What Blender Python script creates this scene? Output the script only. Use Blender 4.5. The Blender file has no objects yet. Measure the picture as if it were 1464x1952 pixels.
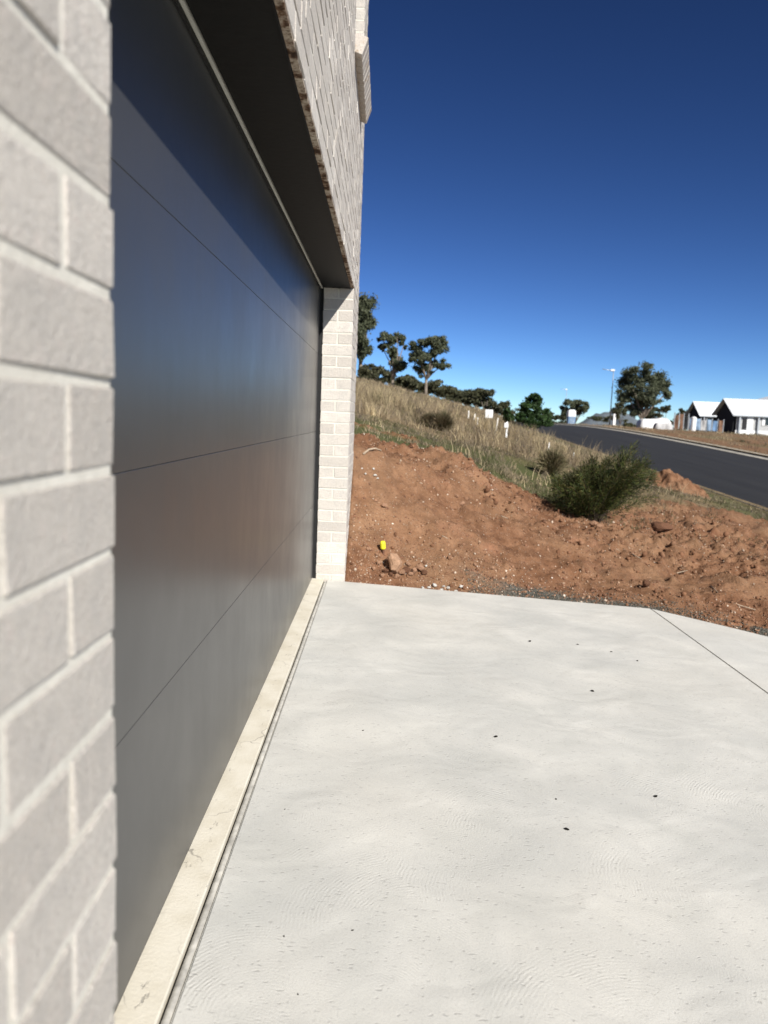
import bpy, bmesh, math, random
import numpy as np
from mathutils import Vector, Matrix

rng = np.random.default_rng(7)
random.seed(7)
scene = bpy.context.scene
col = scene.collection

# ------------------------------------------------------------------ camera
PW, PH, PF = 1464.0, 1952.0, 1460.0          # photograph size and focal length in its pixels
VX, VY, ROLL = 734.15, 794.56, 0.0385        # vanishing point of the wall direction, horizon tilt
CAMP = np.array([0.2748, 0.0, 1.3061])
_Y = np.array([VX - PW / 2, VY - PH / 2, PF]); _Y /= np.linalg.norm(_Y)
_d = np.array([-ROLL, 1.0, 0.0]); _d[2] = -(_d[0] * _Y[0] + _d[1] * _Y[1]) / _Y[2]; _d /= np.linalg.norm(_d)
_Z = -_d; _X = np.cross(_Y, _Z)
CM = np.stack([_X, _Y, _Z], 1)               # world -> camera (right, down, forward)

def project(P):
    q = (np.atleast_2d(P) - CAMP) @ CM.T
    return np.stack([PW / 2 + PF * q[:, 0] / q[:, 2], PH / 2 + PF * q[:, 1] / q[:, 2]], 1)

def ray(u, v):
    return CM.T @ np.array([u - PW / 2, v - PH / 2, PF])

def at(u, v, y):
    r = ray(u, v)
    return CAMP + r * (y / r[1])

cam = bpy.data.cameras.new('camera')
camo = bpy.data.objects.new('camera', cam); col.objects.link(camo)
R = Matrix((tuple(CM[0]), tuple(-CM[1]), tuple(-CM[2]))).transposed()
camo.matrix_world = Matrix.Translation(Vector(CAMP)) @ R.to_4x4()
cam.sensor_fit = 'HORIZONTAL'; cam.sensor_width = 36.0; cam.lens = 36.0 * PF / PW
cam.clip_start = 0.02; cam.clip_end = 6000
cam.dof.use_dof = True; cam.dof.focus_distance = 3.1
cam.dof.aperture_fstop = (cam.lens / 1000) / 0.0072
scene.camera = camo

# ------------------------------------------------------------------ sky, sun, exposure
SUN = Vector((1.0, -1.72, 1.43)).normalized()
elev = math.asin(SUN.z); azim = math.atan2(SUN.x, SUN.y)
world = bpy.data.worlds.new('World'); scene.world = world; world.use_nodes = True
wn = world.node_tree
for n in list(wn.nodes): wn.nodes.remove(n)
sky = wn.nodes.new('ShaderNodeTexSky'); sky.sky_type = 'NISHITA'; sky.sun_disc = False
sky.sun_elevation = elev; sky.sun_rotation = azim
sky.altitude = 3000; sky.air_density = 0.85; sky.dust_density = 0.0; sky.ozone_density = 4.0
bg = wn.nodes.new('ShaderNodeBackground'); bg.inputs['Strength'].default_value = 0.05
wo = wn.nodes.new('ShaderNodeOutputWorld')
vs_ = wn.nodes.new('ShaderNodeVectorMath'); vs_.operation = 'SCALE'; vs_.inputs['Scale'].default_value = 0.61
gm_ = wn.nodes.new('ShaderNodeGamma'); gm_.inputs['Gamma'].default_value = 1.6       # deep, contrasty winter blue
wn.links.new(sky.outputs[0], vs_.inputs[0]); wn.links.new(vs_.outputs[0], gm_.inputs['Color'])
wn.links.new(gm_.outputs[0], bg.inputs['Color']); wn.links.new(bg.outputs[0], wo.inputs['Surface'])
sl = bpy.data.lights.new('sun', 'SUN'); sl.energy = 5.0; sl.angle = math.radians(0.53); sl.color = (1.0, 0.965, 0.91)
so = bpy.data.objects.new('sun', sl); col.objects.link(so)
so.rotation_euler = SUN.to_track_quat('Z', 'Y').to_euler()
scene.view_settings.view_transform = 'Standard'; scene.view_settings.look = 'None'
scene.view_settings.gamma = 1.0; scene.view_settings.use_curve_mapping = False
scene.view_settings.exposure = 0.5
scene.render.engine = 'CYCLES'
scene.cycles.max_bounces = 8

# ------------------------------------------------------------------ helpers: objects
def mesh_obj(name, verts, faces, mat, parent=None, cols=None, smooth=False):
    me = bpy.data.meshes.new(name)
    me.from_pydata([tuple(v) for v in verts], [], [tuple(f) for f in faces])
    return _fin(name, me, mat, parent, cols, smooth)

def quads_obj(name, V, F, mat, parent=None, cols=None, smooth=False):
    """numpy arrays: V (n,3), F (m,k)"""
    me = bpy.data.meshes.new(name)
    V = np.ascontiguousarray(V, dtype=np.float32); F = np.ascontiguousarray(F, dtype=np.int32)
    k = F.shape[1]
    me.vertices.add(len(V)); me.vertices.foreach_set('co', V.ravel())
    me.loops.add(F.size); me.loops.foreach_set('vertex_index', F.ravel())
    me.polygons.add(len(F))
    me.polygons.foreach_set('loop_start', np.arange(0, F.size, k, dtype=np.int32))
    me.polygons.foreach_set('loop_total', np.full(len(F), k, dtype=np.int32))
    me.update(calc_edges=True)
    return _fin(name, me, mat, parent, cols, smooth)

def _fin(name, me, mat, parent, cols, smooth):
    if cols is not None:
        a = me.color_attributes.new('col', 'FLOAT_COLOR', 'POINT')
        c = np.ones((len(me.vertices), 4), dtype=np.float32); c[:, :cols.shape[1]] = cols
        a.data.foreach_set('color', c.ravel())
    if smooth:
        me.polygons.foreach_set('use_smooth', np.ones(len(me.polygons), dtype=bool))
    if mat is not None: me.materials.append(mat)
    o = bpy.data.objects.new(name, me); col.objects.link(o)
    if parent is not None: o.parent = parent
    return o

def tag(o, label=None, cat=None, group=None, kind=None):
    if label: o['label'] = label
    if cat: o['category'] = cat
    if group: o['group'] = group
    if kind: o['kind'] = kind
    return o

def empty(name, loc=(0, 0, 0)):
    o = bpy.data.objects.new(name, None); col.objects.link(o); o.location = loc; o.empty_display_size = 0.1
    return o

class MB:
    """collects boxes, tubes and free polygons into one mesh; coordinates are world ones, moved to the parent's origin"""
    def __init__(s): s.v = []; s.f = []
    def add(s, vs, fs):
        b = len(s.v); s.v += [tuple(p) for p in vs]; s.f += [tuple(b + i for i in f) for f in fs]; return s
    def box(s, x0, x1, y0, y1, z0, z1):
        return s.add([(x0, y0, z0), (x1, y0, z0), (x1, y1, z0), (x0, y1, z0), (x0, y0, z1), (x1, y0, z1), (x1, y1, z1), (x0, y1, z1)],
                     [(0, 3, 2, 1), (4, 5, 6, 7), (0, 1, 5, 4), (1, 2, 6, 5), (2, 3, 7, 6), (3, 0, 4, 7)])
    def tube(s, pts, rad, n=8, cap=True):
        pts = [Vector(p) for p in pts]; rings = []
        for i, p in enumerate(pts):
            t = (pts[min(i + 1, len(pts) - 1)] - pts[max(i - 1, 0)]).normalized()
            a = t.orthogonal().normalized() if i == 0 else (rings_a - t * rings_a.dot(t)).normalized()
            rings_a = a; b = t.cross(a)
            r = rad[i] if hasattr(rad, '__len__') else rad
            rings.append([p + (a * math.cos(2 * math.pi * k / n) + b * math.sin(2 * math.pi * k / n)) * r for k in range(n)])
        vs = [q for rg in rings for q in rg]; fs = []
        for i in range(len(pts) - 1):
            for k in range(n):
                fs.append((i * n + k, i * n + (k + 1) % n, (i + 1) * n + (k + 1) % n, (i + 1) * n + k))
        if cap:
            fs.append(tuple(range(n - 1, -1, -1))); fs.append(tuple((len(pts) - 1) * n + k for k in range(n)))
        return s.add(vs, fs)
    def build(s, name, mat, parent=None, bevel=0, smooth=False, seg=2):
        off = Vector(parent.matrix_world.translation) if False else (Vector(parent['_o']) if parent is not None and '_o' in parent else Vector((0, 0, 0)))
        o = mesh_obj(name, [Vector(p) - off for p in s.v], s.f, mat, parent, None, smooth)
        if bevel:
            bm = bmesh.new(); bm.from_mesh(o.data)
            bmesh.ops.bevel(bm, geom=bm.edges[:], offset=bevel, segments=seg, affect='EDGES', profile=0.5)
            bm.to_mesh(o.data); bm.free()
        return o

def root(name, loc, label, cat, group=None):
    o = empty(name, loc); tag(o, label, cat, group); ORG[o.name] = Vector(loc); return o
ORG = {}
def put(mb, name, mat, parent, **k):
    """build a part given in world coordinates under a root that stands at its base"""
    off = ORG.get(parent.name, Vector((0, 0, 0)))
    mb.v = [tuple(Vector(p) - off) for p in mb.v]
    o = mb.build(name, mat, parent, **k); ORG[o.name] = off; return o

# ------------------------------------------------------------------ helpers: materials
class NT:
    def __init__(s, name):
        s.m = bpy.data.materials.new(name); s.m.use_nodes = True; s.t = s.m.node_tree
        s.b = s.t.nodes['Principled BSDF']
    def n(s, typ, props=None, **ins):
        nd = s.t.nodes.new(typ)
        for k, v in (props or {}).items(): setattr(nd, k, v)
        for k, v in ins.items(): s.set(nd, k.replace('_', ' ') if not k.startswith('i') or not k[1:].isdigit() else int(k[1:]), v)
        return nd
    def set(s, nd, key, v):
        sock = nd.inputs[key]
        if isinstance(v, bpy.types.NodeSocket): s.t.links.new(v, sock)
        elif isinstance(v, bpy.types.Node): s.t.links.new(v.outputs[0], sock)
        else:
            if sock.type == 'RGBA' and len(v) == 3: v = (*v, 1)
            sock.default_value = v
    def pos(s): return s.n('ShaderNodeNewGeometry').outputs['Position']
    def obj(s): return s.n('ShaderNodeTexCoord').outputs['Object']
    def noise(s, vec, scale, detail=4, rough=0.55, dist=0):
        return s.n('ShaderNodeTexNoise', None, Vector=vec, Scale=scale, Detail=detail, Roughness=rough, Distortion=dist).outputs[0]
    def math(s, op, a, b=0.0, c=0.0, clamp=False):
        return s.n('ShaderNodeMath', {'operation': op, 'use_clamp': clamp}, i0=a, i1=b, i2=c).outputs[0]
    def ramp(s, fac, stops, interp='LINEAR'):
        r = s.n('ShaderNodeValToRGB'); cr = r.color_ramp; cr.interpolation = interp
        while len(cr.elements) < len(stops): cr.elements.new(0.5)
        for e, (p, c) in zip(cr.elements, stops):
            e.position = p; e.color = (*c, 1) if hasattr(c, '__len__') else (c, c, c, 1)
        s.t.links.new(fac, r.inputs[0]); return r.outputs[0]
    def mix(s, fac, a, b, mode='MIX'):
        m = s.n('ShaderNodeMix', {'data_type': 'RGBA', 'blend_type': mode, 'clamp_factor': True})
        s.set(m, 0, fac); s.set(m, 6, a); s.set(m, 7, b); return m.outputs[2]
    def bump(s, h, strength=0.3, dist=0.01, normal=None):
        b = s.n('ShaderNodeBump', None, Strength=strength, Distance=dist, Height=h)
        if normal is not None: s.set(b, 'Normal', normal)
        return b.outputs[0]
    def vmap(s, vec, scale=(1, 1, 1), rot=(0, 0, 0)):
        return s.n('ShaderNodeMapping', None, Vector=vec, Scale=scale, Rotation=rot).outputs[0]
    def out(s, color=None, rough=None, normal=None, spec=None, metal=None):
        if color is not None: s.set(s.b, 'Base Color', color)
        if rough is not None: s.set(s.b, 'Roughness', rough)
        if normal is not None: s.set(s.b, 'Normal', normal)
        if spec is not None: s.set(s.b, 'Specular IOR Level', spec)
        if metal is not None: s.set(s.b, 'Metallic', metal)
        return s.m

def simple(name, c, rough=0.6, scale=8, var=0.15, bump=0.1, metal=0, spec=0.4):
    t = NT(name); p = t.pos(); n = t.noise(p, scale, 5)
    lo = tuple(x * (1 - var) for x in c); hi = tuple(min(1, x * (1 + var)) for x in c)
    t.out(t.ramp(n, [(0.3, lo), (0.7, hi)]), rough, t.bump(n, bump, 0.02) if bump else None, spec, metal)
    return t.m

def mat_brick():
    t = NT('brick'); p = t.pos()
    geo = t.n('ShaderNodeNewGeometry'); oi = t.n('ShaderNodeObjectInfo')
    rnd = t.math('FRACT', t.math('ADD', oi.outputs['Random'], geo.outputs['Random Per Island']))
    base = t.ramp(rnd, [(0.0, (0.52, 0.475, 0.42)), (0.35, (0.63, 0.585, 0.52)), (0.65, (0.56, 0.515, 0.455)), (1.0, (0.70, 0.65, 0.58))])
    sp = t.noise(p, 260, 3, 0.6); bl = t.noise(p, 22, 4, 0.6)
    c = t.mix(t.ramp(sp, [(0.34, 0.42), (0.5, 0.0)]), base, (0.24, 0.20, 0.17))
    c = t.mix(t.ramp(sp, [(0.60, 0.0), (0.72, 0.5)]), c, (0.68, 0.64, 0.58))
    c = t.mix(t.ramp(bl, [(0.36, 0.30), (0.56, 0.0)]), c, (0.42, 0.40, 0.37))
    c = t.mix(t.ramp(t.noise(p, 48, 4, 0.65), [(0.56, 0.0), (0.70, 0.45)]), c, (0.66, 0.57, 0.51))
    st = t.noise(p, 9, 5, 0.7)
    c = t.mix(t.ramp(st, [(0.70, 0.0), (0.80, 0.45)]), c, (0.22, 0.15, 0.10))
    h = t.math('ADD', t.math('MULTIPLY', t.noise(p, 330, 4, 0.7), 0.6), t.noise(p, 90, 4, 0.7))
    return t.out(c, 0.9, t.bump(h, 0.95, 0.006), 0.25)

def mat_mortar():
    t = NT('mortar'); p = t.pos()
    n = t.noise(p, 60, 5, 0.7); m = t.noise(p, 5, 3)
    c = t.ramp(m, [(0.3, (0.59, 0.56, 0.485)), (0.7, (0.69, 0.66, 0.58))])
    c = t.mix(t.ramp(n, [(0.3, 0.35), (0.5, 0)]), c, (0.40, 0.37, 0.31))
    return t.out(c, 0.95, t.bump(n, 0.5, 0.004), 0.2)

def mat_stained():
    t = NT('stained_mortar'); p = t.pos()
    a = t.noise(p, 16, 5, 0.7); b = t.noise(p, 55, 4, 0.7)
    c = t.ramp(a, [(0.40, (0.05, 0.03, 0.02)), (0.47, (0.17, 0.10, 0.06)), (0.52, (0.40, 0.33, 0.26)), (0.70, (0.55, 0.48, 0.38))])
    c = t.mix(t.ramp(b, [(0.38, 0.7), (0.5, 0)]), c, (0.10, 0.06, 0.04))
    return t.out(c, 0.95, t.bump(b, 0.7, 0.008), 0.2)

def mat_sill():
    t = NT('sill_brick'); p = t.pos()
    a = t.noise(p, 14, 5, 0.7); s_ = t.noise(p, 150, 3)
    c = t.ramp(s_, [(0.35, (0.40, 0.36, 0.32)), (0.65, (0.55, 0.50, 0.44))])
    c = t.mix(t.ramp(a, [(0.56, 0.0), (0.66, 0.8)]), c, (0.30, 0.19, 0.09))
    return t.out(c, 0.9, t.bump(s_, 0.5, 0.004), 0.25)

def mat_door():
    t = NT('door_paint'); p = t.pos()
    grain = t.noise(t.vmap(p, (60, 9, 260)), 1.0, 4, 0.6)
    peel = t.noise(p, 420, 2)
    big = t.noise(t.vmap(p, (1, 0.7, 1.2)), 1.3, 3)
    h = t.math('ADD', t.math('MULTIPLY', grain, 0.7), t.math('MULTIPLY', peel, 0.5))
    nrm = t.bump(h, 0.025, 0.002)
    nrm = t.bump(t.noise(t.vmap(p, (1, 1.2, 3)), 1.6, 2), 0.05, 0.02, nrm)
    dust = t.noise(t.vmap(p, (1, 2.2, 1.3)), 2.0, 5, 0.6)
    c = t.ramp(big, [(0.3, (0.050, 0.051, 0.051)), (0.7, (0.058, 0.058, 0.057))])
    c = t.mix(t.ramp(dust, [(0.45, 0.0), (0.85, 0.2)]), c, (0.085, 0.081, 0.075))
    r = t.ramp(dust, [(0.3, 0.28), (0.8, 0.36)])
    return t.out(c, r, nrm, 0.42)

def mat_concrete():
    t = NT('driveway_concrete'); p = t.pos()
    swirl = None
    for sc, off, wl, w in ((1.9, (0.22, -0.16, 0), 0.0115, 1.0), (2.7, (-0.17, -0.12, 0), 0.0092, 0.8)):
        vo = t.n('ShaderNodeTexVoronoi', {'voronoi_dimensions': '2D', 'feature': 'F1'}, Vector=p, Scale=sc, Randomness=1.0)
        ctr = t.n('ShaderNodeVectorMath', {'operation': 'ADD'}, i0=vo.outputs['Position'], i1=off).outputs[0]
        dv = t.n('ShaderNodeVectorMath', {'operation': 'SUBTRACT'}, i0=p, i1=ctr).outputs[0]
        dv = t.n('ShaderNodeVectorMath', {'operation': 'MULTIPLY'}, i0=dv, i1=(1, 1, 0)).outputs[0]
        ln = t.n('ShaderNodeVectorMath', {'operation': 'LENGTH'}, i0=dv).outputs['Value']
        wob = t.math('ADD', t.math('MULTIPLY', t.noise(p, 11, 3, 0.6), 11.0), t.math('MULTIPLY', t.noise(p, 55, 2, 0.6), 4.0))
        s1 = t.math('SINE', t.math('ADD', t.math('MULTIPLY', ln, 2 * math.pi / wl), wob))
        edge = t.ramp(vo.outputs['Distance'], [(0.25, 1.0), (0.6, 0.0)])
        mk = t.math('MULTIPLY', t.math('MULTIPLY', t.ramp(t.noise(p, 2.2 * sc, 4, 0.65), [(0.46, 0.0), (0.64, 1.0)]), edge), t.ramp(t.noise(p, 46, 4, 0.7), [(0.42, 0.1), (0.62, 1.0)]))
        h = t.math('MULTIPLY', t.math('MULTIPLY', s1, mk), w)
        swirl = h if swirl is None else t.math('ADD', swirl, h)
    fine = t.noise(p, 190, 4, 0.7); mid = t.noise(p, 26, 4, 0.6)
    wave = t.noise(t.vmap(p, (1.5, 1.7, 1)), 2.0, 2, 0.5, 0.8)
    ps = t.n('ShaderNodeTexVoronoi', {'voronoi_dimensions': '2D'}, Vector=t.n('ShaderNodeVectorMath', {'operation': 'ADD'}, i0=t.vmap(p, (26, 48, 1), (0, 0, 0.4)), i1=t.n('ShaderNodeTexNoise', None, Vector=p, Scale=40.0).outputs[1]).outputs[0], Scale=1.0)
    spk = t.math('MULTIPLY', t.ramp(ps.outputs['Distance'], [(0.06, 1.0), (0.20, 0.0)]), t.ramp(t.noise(p, 23.0, 3, 0.7), [(0.45, 0.0), (0.6, 1.0)]))
    c = t.ramp(t.noise(t.vmap(p, (1.3, 1.4, 1)), 1.9, 4, 0.55, 0.9), [(0.30, (0.50, 0.494, 0.452)), (0.5, (0.565, 0.553, 0.507)), (0.70, (0.62, 0.605, 0.55))])
    pw = t.n('ShaderNodeVectorMath', {'operation': 'ADD'}, i0=p, i1=t.n('ShaderNodeVectorMath', {'operation': 'SCALE'}, i0=t.n('ShaderNodeTexNoise', None, Vector=p, Scale=2.6, Detail=4.0).outputs[1], Scale=0.5).outputs[0]).outputs[0]
    sca = t.n('ShaderNodeTexVoronoi', {'voronoi_dimensions': '2D', 'feature': 'SMOOTH_F1'}, Vector=t.vmap(pw, (2.0, 2.3, 1)), Scale=1.0, Smoothness=0.1)
    c = t.mix(t.ramp(sca.outputs['Distance'], [(0.15, 0.0), (0.75, 0.6)]), c, (0.45, 0.447, 0.415))
    c = t.mix(t.ramp(t.noise(p, 0.55, 3), [(0.45, 0.0), (0.75, 0.5)]), c, (0.60, 0.565, 0.49))
    c = t.mix(t.math('MULTIPLY', spk, 0.40), c, (0.27, 0.26, 0.24))
    c = t.mix(t.ramp(fine, [(0.30, 0.36), (0.5, 0.0)]), c, (0.36, 0.35, 0.33))
    h1 = t.math('ADD', t.math('MULTIPLY', swirl, 0.52), t.math('ADD', t.math('MULTIPLY', fine, 0.9), t.math('MULTIPLY', mid, 0.5)))
    h1 = t.math('SUBTRACT', h1, t.math('MULTIPLY', spk, 0.8))
    nrm = t.bump(h1, 0.42, 0.0022)
    nrm = t.bump(wave, 0.30, 0.03, nrm)
    return t.out(c, 0.82, nrm, 0.3)

def mat_threshold():
    t = NT('threshold_concrete'); p = t.pos()
    c = t.ramp(t.noise(p, 7, 5, 0.6), [(0.3, (0.58, 0.53, 0.42)), (0.6, (0.68, 0.635, 0.53))])
    pt = t.noise(t.vmap(p, (1, 0.5, 1)), 17, 5, 0.7)
    c = t.mix(t.ramp(pt, [(0.63, 0.0), (0.68, 0.75)]), c, (0.30, 0.28, 0.24))
    vo = t.n('ShaderNodeTexVoronoi', {'feature': 'DISTANCE_TO_EDGE', 'voronoi_dimensions': '2D'}, Vector=t.n('ShaderNodeVectorMath', {'operation': 'ADD'}, i0=p, i1=t.n('ShaderNodeVectorMath', {'operation': 'SCALE'}, i0=t.n('ShaderNodeTexNoise', None, Vector=p, Scale=14.0).outputs[1], Scale=0.12).outputs[0]).outputs[0], Scale=3.0)
    crack = t.math('MULTIPLY', t.ramp(vo.outputs['Distance'], [(0.0, 1.0), (0.012, 0.0)]), t.ramp(t.noise(p, 3.1, 2), [(0.45, 0), (0.6, 0.8)]))
    c = t.mix(crack, c, (0.22, 0.20, 0.17))
    h = t.math('SUBTRACT', t.noise(p, 90, 4, 0.6), t.math('MULTIPLY', t.ramp(pt, [(0.63, 0.0), (0.68, 1)]), 1.5))
    return t.out(c, 0.75, t.bump(h, 0.4, 0.003), 0.35)

def mat_ground():
    """col attribute: r = bare red soil, g = blue-metal gravel, b = green growth, else dry grass floor"""
    t = NT('ground'); p = t.pos()
    at_ = t.n('ShaderNodeAttribute', {'attribute_name': 'col'})
    sep = t.n('ShaderNodeSeparateColor'); t.set(sep, 0, at_.outputs['Color'])
    r_, g_, b_ = sep.outputs
    big = t.noise(p, 0.9, 5, 0.6); med = t.noise(p, 6, 5, 0.65); fin = t.noise(p, 60, 4, 0.7); gr = t.noise(p, 25, 5, 0.7)
    soil = t.ramp(med, [(0.28, (0.100, 0.046, 0.024)), (0.48, (0.175, 0.086, 0.045)), (0.68, (0.262, 0.140, 0.078))])
    soil = t.mix(t.ramp(big, [(0.42, 0.0), (0.68, 0.5)]), soil, (0.30, 0.185, 0.105))
    soil = t.mix(t.ramp(t.noise(p, 2.1, 4), [(0.60, 0.0), (0.72, 0.5)]), soil, (0.30, 0.145, 0.085))
    soil = t.mix(t.ramp(fin, [(0.32, 0.65), (0.48, 0.0)]), soil, (0.080, 0.037, 0.021))
    vo = t.n('ShaderNodeTexVoronoi', None, Vector=p, Scale=75.0)
    peb = t.math('MULTIPLY', t.ramp(vo.outputs['Distance'], [(0.22, 1.0), (0.34, 0.0)]), t.ramp(gr, [(0.46, 0), (0.58, 0.8)]))
    soil = t.mix(peb, soil, t.ramp(vo.outputs['Color'], [(0.2, (0.22, 0.13, 0.08)), (0.8, (0.50, 0.38, 0.28))]))
    grav = t.ramp(fin, [(0.3, (0.055, 0.055, 0.048)), (0.6, (0.13, 0.125, 0.105)), (0.8, (0.22, 0.20, 0.165))])
    dry = t.ramp(t.noise(p, 3.2, 5, 0.7), [(0.3, (0.110, 0.082, 0.045)), (0.5, (0.190, 0.140, 0.078)), (0.72, (0.27, 0.205, 0.118))])
    green = t.ramp(gr, [(0.3, (0.045, 0.055, 0.020)), (0.7, (0.115, 0.118, 0.046))])
    c = t.mix(b_, dry, green); c = t.mix(r_, c, soil); c = t.mix(g_, c, grav)
    h = t.math('ADD', t.math('MULTIPLY', fin, 0.7), t.math('ADD', gr, t.math('MULTIPLY', peb, 0.7)))
    return t.out(c, 0.95, t.bump(h, 0.8, 0.012), 0.12)

def mat_vcol(name, rough=0.8, transl=0.0, spec=0.2, bump=0):
    t = NT(name); a = t.n('ShaderNodeAttribute', {'attribute_name': 'col'}).outputs['Color']
    if bump: t.out(a, rough, t.bump(t.noise(t.pos(), 40, 4), bump, 0.01), spec)
    else: t.out(a, rough, None, spec)
    if transl:
        tr = t.n('ShaderNodeBsdfTranslucent', None, Color=a); ms = t.n('ShaderNodeMixShader', None, i0=transl)
        t.t.links.new(t.b.outputs[0], ms.inputs[1]); t.t.links.new(tr.outputs[0], ms.inputs[2])
        t.t.links.new(ms.outputs[0], t.t.nodes['Material Output'].inputs['Surface'])
    return t.m

def mat_asphalt():
    t = NT('asphalt'); p = t.pos()
    n = t.noise(p, 90, 4, 0.7); b = t.noise(t.vmap(p, (1.5, 0.08, 1)), 1.2, 4)
    c = t.ramp(b, [(0.3, (0.018, 0.018, 0.019)), (0.7, (0.028, 0.028, 0.028))])
    c = t.mix(t.ramp(n, [(0.55, 0), (0.75, 0.3)]), c, (0.09, 0.09, 0.088))
    return t.out(c, 0.85, t.bump(n, 0.5, 0.006), 0.3)

def mat_rock(name, a, b):
    t = NT(name); p = t.obj()
    n = t.noise(p, 18, 6, 0.7)
    return t.out(t.ramp(n, [(0.3, a), (0.7, b)]), 0.92, t.bump(n, 0.7, 0.02), 0.15)

M = {}
M['brick'] = mat_brick(); M['mortar'] = mat_mortar(); M['stain'] = mat_stained(); M['sill'] = mat_sill()
M['door'] = mat_door(); M['concrete'] = mat_concrete(); M['threshold'] = mat_threshold(); M['ground'] = mat_ground()
M['asphalt'] = mat_asphalt()
M['kerb'] = simple('kerb_concrete', (0.42, 0.39, 0.33), 0.9, 3, 0.2, 0.3)
M['soffit'] = simple('charcoal_steel', (0.0065, 0.007, 0.0068), 0.6, 30, 0.15, 0.05, 0, 0.15)
M['trim'] = simple('pale_trim', (0.52, 0.52, 0.47), 0.55, 30, 0.08, 0.05)
M['rubber_and_gap'] = simple('black_rubber_and_gap', (0.008, 0.008, 0.008), 0.7, 50, 0.2, 0.1)
M['foam'] = simple('grey_joint_foam', (0.46, 0.44, 0.39), 0.9, 25, 0.3, 0.15)
M['dark'] = simple('joint_dirt', (0.022, 0.020, 0.017), 0.95, 60, 0.3, 0.3)
M['winframe'] = simple('window_frame', (0.03, 0.03, 0.032), 0.4, 20, 0.1, 0)
M['glass'] = simple('window_glass', (0.015, 0.018, 0.02), 0.05, 2, 0.1, 0, 0, 0.6)
M['grass'] = mat_vcol('grass_blades', 0.8, 0.35, 0.15)
M['leaf'] = mat_vcol('leaves', 0.65, 0.22, 0.3)
M['bark'] = simple('pale_gum_bark', (0.20, 0.165, 0.13), 0.9, 3, 0.35, 0.4)
M['stone'] = mat_vcol('small_stones', 0.92, 0, 0.15, 0.4)
M['rock'] = mat_rock('red_rock', (0.27, 0.145, 0.085), (0.45, 0.27, 0.17))
M['boulder'] = mat_rock('orange_boulder', (0.36, 0.21, 0.13), (0.52, 0.33, 0.21))
M['clod'] = mat_rock('soil_clod', (0.10, 0.048, 0.028), (0.20, 0.10, 0.058))
M['chip'] = mat_rock('white_chip', (0.55, 0.52, 0.46), (0.72, 0.70, 0.65))
M['speck'] = mat_rock('dark_debris', (0.008, 0.007, 0.006), (0.03, 0.026, 0.02))
M['yellow'] = simple('yellow_plastic', (0.72, 0.66, 0.03), 0.45, 40, 0.08, 0.05)
M['rust'] = simple('rusty_steel', (0.15, 0.07, 0.04), 0.8, 60, 0.4, 0.4)
M['wood'] = simple('weathered_timber', (0.36, 0.28, 0.20), 0.85, 20, 0.3, 0.3)
M['stem'] = simple('dark_stem', (0.045, 0.032, 0.02), 0.9, 30, 0.3, 0.2)
M['white'] = simple('white_paint', (0.78, 0.78, 0.76), 0.55, 2, 0.05, 0.05)
M['stakewhite'] = simple('weathered_white_timber', (0.70, 0.68, 0.62), 0.8, 6, 0.15, 0.2)
M['roof'] = simple('pale_metal_roof', (0.74, 0.76, 0.76), 0.45, 2, 0.05, 0.0)
M['shade'] = simple('dark_cladding_and_shade', (0.018, 0.018, 0.019), 0.8, 4, 0.2, 0.1)
M['cladding'] = simple('grey_cladding', (0.42, 0.42, 0.41), 0.7, 3, 0.08, 0.05)
M['galv'] = simple('galvanised_steel', (0.42, 0.44, 0.45), 0.45, 12, 0.1, 0.05, 0.4)
M['blue'] = simple('blue_sheet', (0.13, 0.23, 0.38), 0.6, 2, 0.2, 0.2)
M['bluegrey'] = simple('blue_grey_sheet', (0.20, 0.28, 0.38), 0.7, 2.5, 0.3, 0.2)
M['palesheet'] = simple('pale_sheet', (0.42, 0.41, 0.40), 0.7, 2, 0.2, 0.2)
M['brownsheet'] = simple('brown_board', (0.16, 0.085, 0.05), 0.8, 3, 0.3, 0.2)
M['tarp'] = simple('white_tarp', (0.72, 0.71, 0.68), 0.6, 3, 0.1, 0.3)
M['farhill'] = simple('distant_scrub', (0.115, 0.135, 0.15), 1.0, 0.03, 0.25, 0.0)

# ------------------------------------------------------------------ noise and terrain
def _h(ix, iy, s):
    n = (ix.astype(np.int64) * 374761393 + iy.astype(np.int64) * 668265263 + s * 1442695041) & 0x7fffffff
    n = ((n ^ (n >> 13)) * 1274126177) & 0x7fffffff
    return ((n ^ (n >> 16)) & 0xffff) / 65535.0
def vn(x, y, s=0):
    x = np.asarray(x, float); y = np.asarray(y, float)
    ix = np.floor(x); iy = np.floor(y); fx = x - ix; fy = y - iy
    fx = fx * fx * (3 - 2 * fx); fy = fy * fy * (3 - 2 * fy)
    a = _h(ix, iy, s); b = _h(ix + 1, iy, s); c = _h(ix, iy + 1, s); d = _h(ix + 1, iy + 1, s)
    return (a * (1 - fx) + b * fx) * (1 - fy) + (c * (1 - fx) + d * fx) * fy - 0.5
def fbm(x, y, o=4, s=0, g=0.5):
    r = 0; a = 1
    for i in range(o):
        r = r + a * vn(x * 2 ** i + 17.3 * i, y * 2 ** i - 9.1 * i, s + i); a *= g
    return r
def sstep(t):
    t = np.clip(t, 0, 1); return t * t * (3 - 2 * t)
def softplus(t):
    return np.where(t > 30, t, np.log1p(np.exp(np.minimum(t, 30))))

YN, YF, YE = 0.782, 6.02, 6.998        # near corner, far corner of the opening, end of the wall
KN, KF = 9.30, 16.80                   # kerb lines
CX = CAMP[0]

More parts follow.
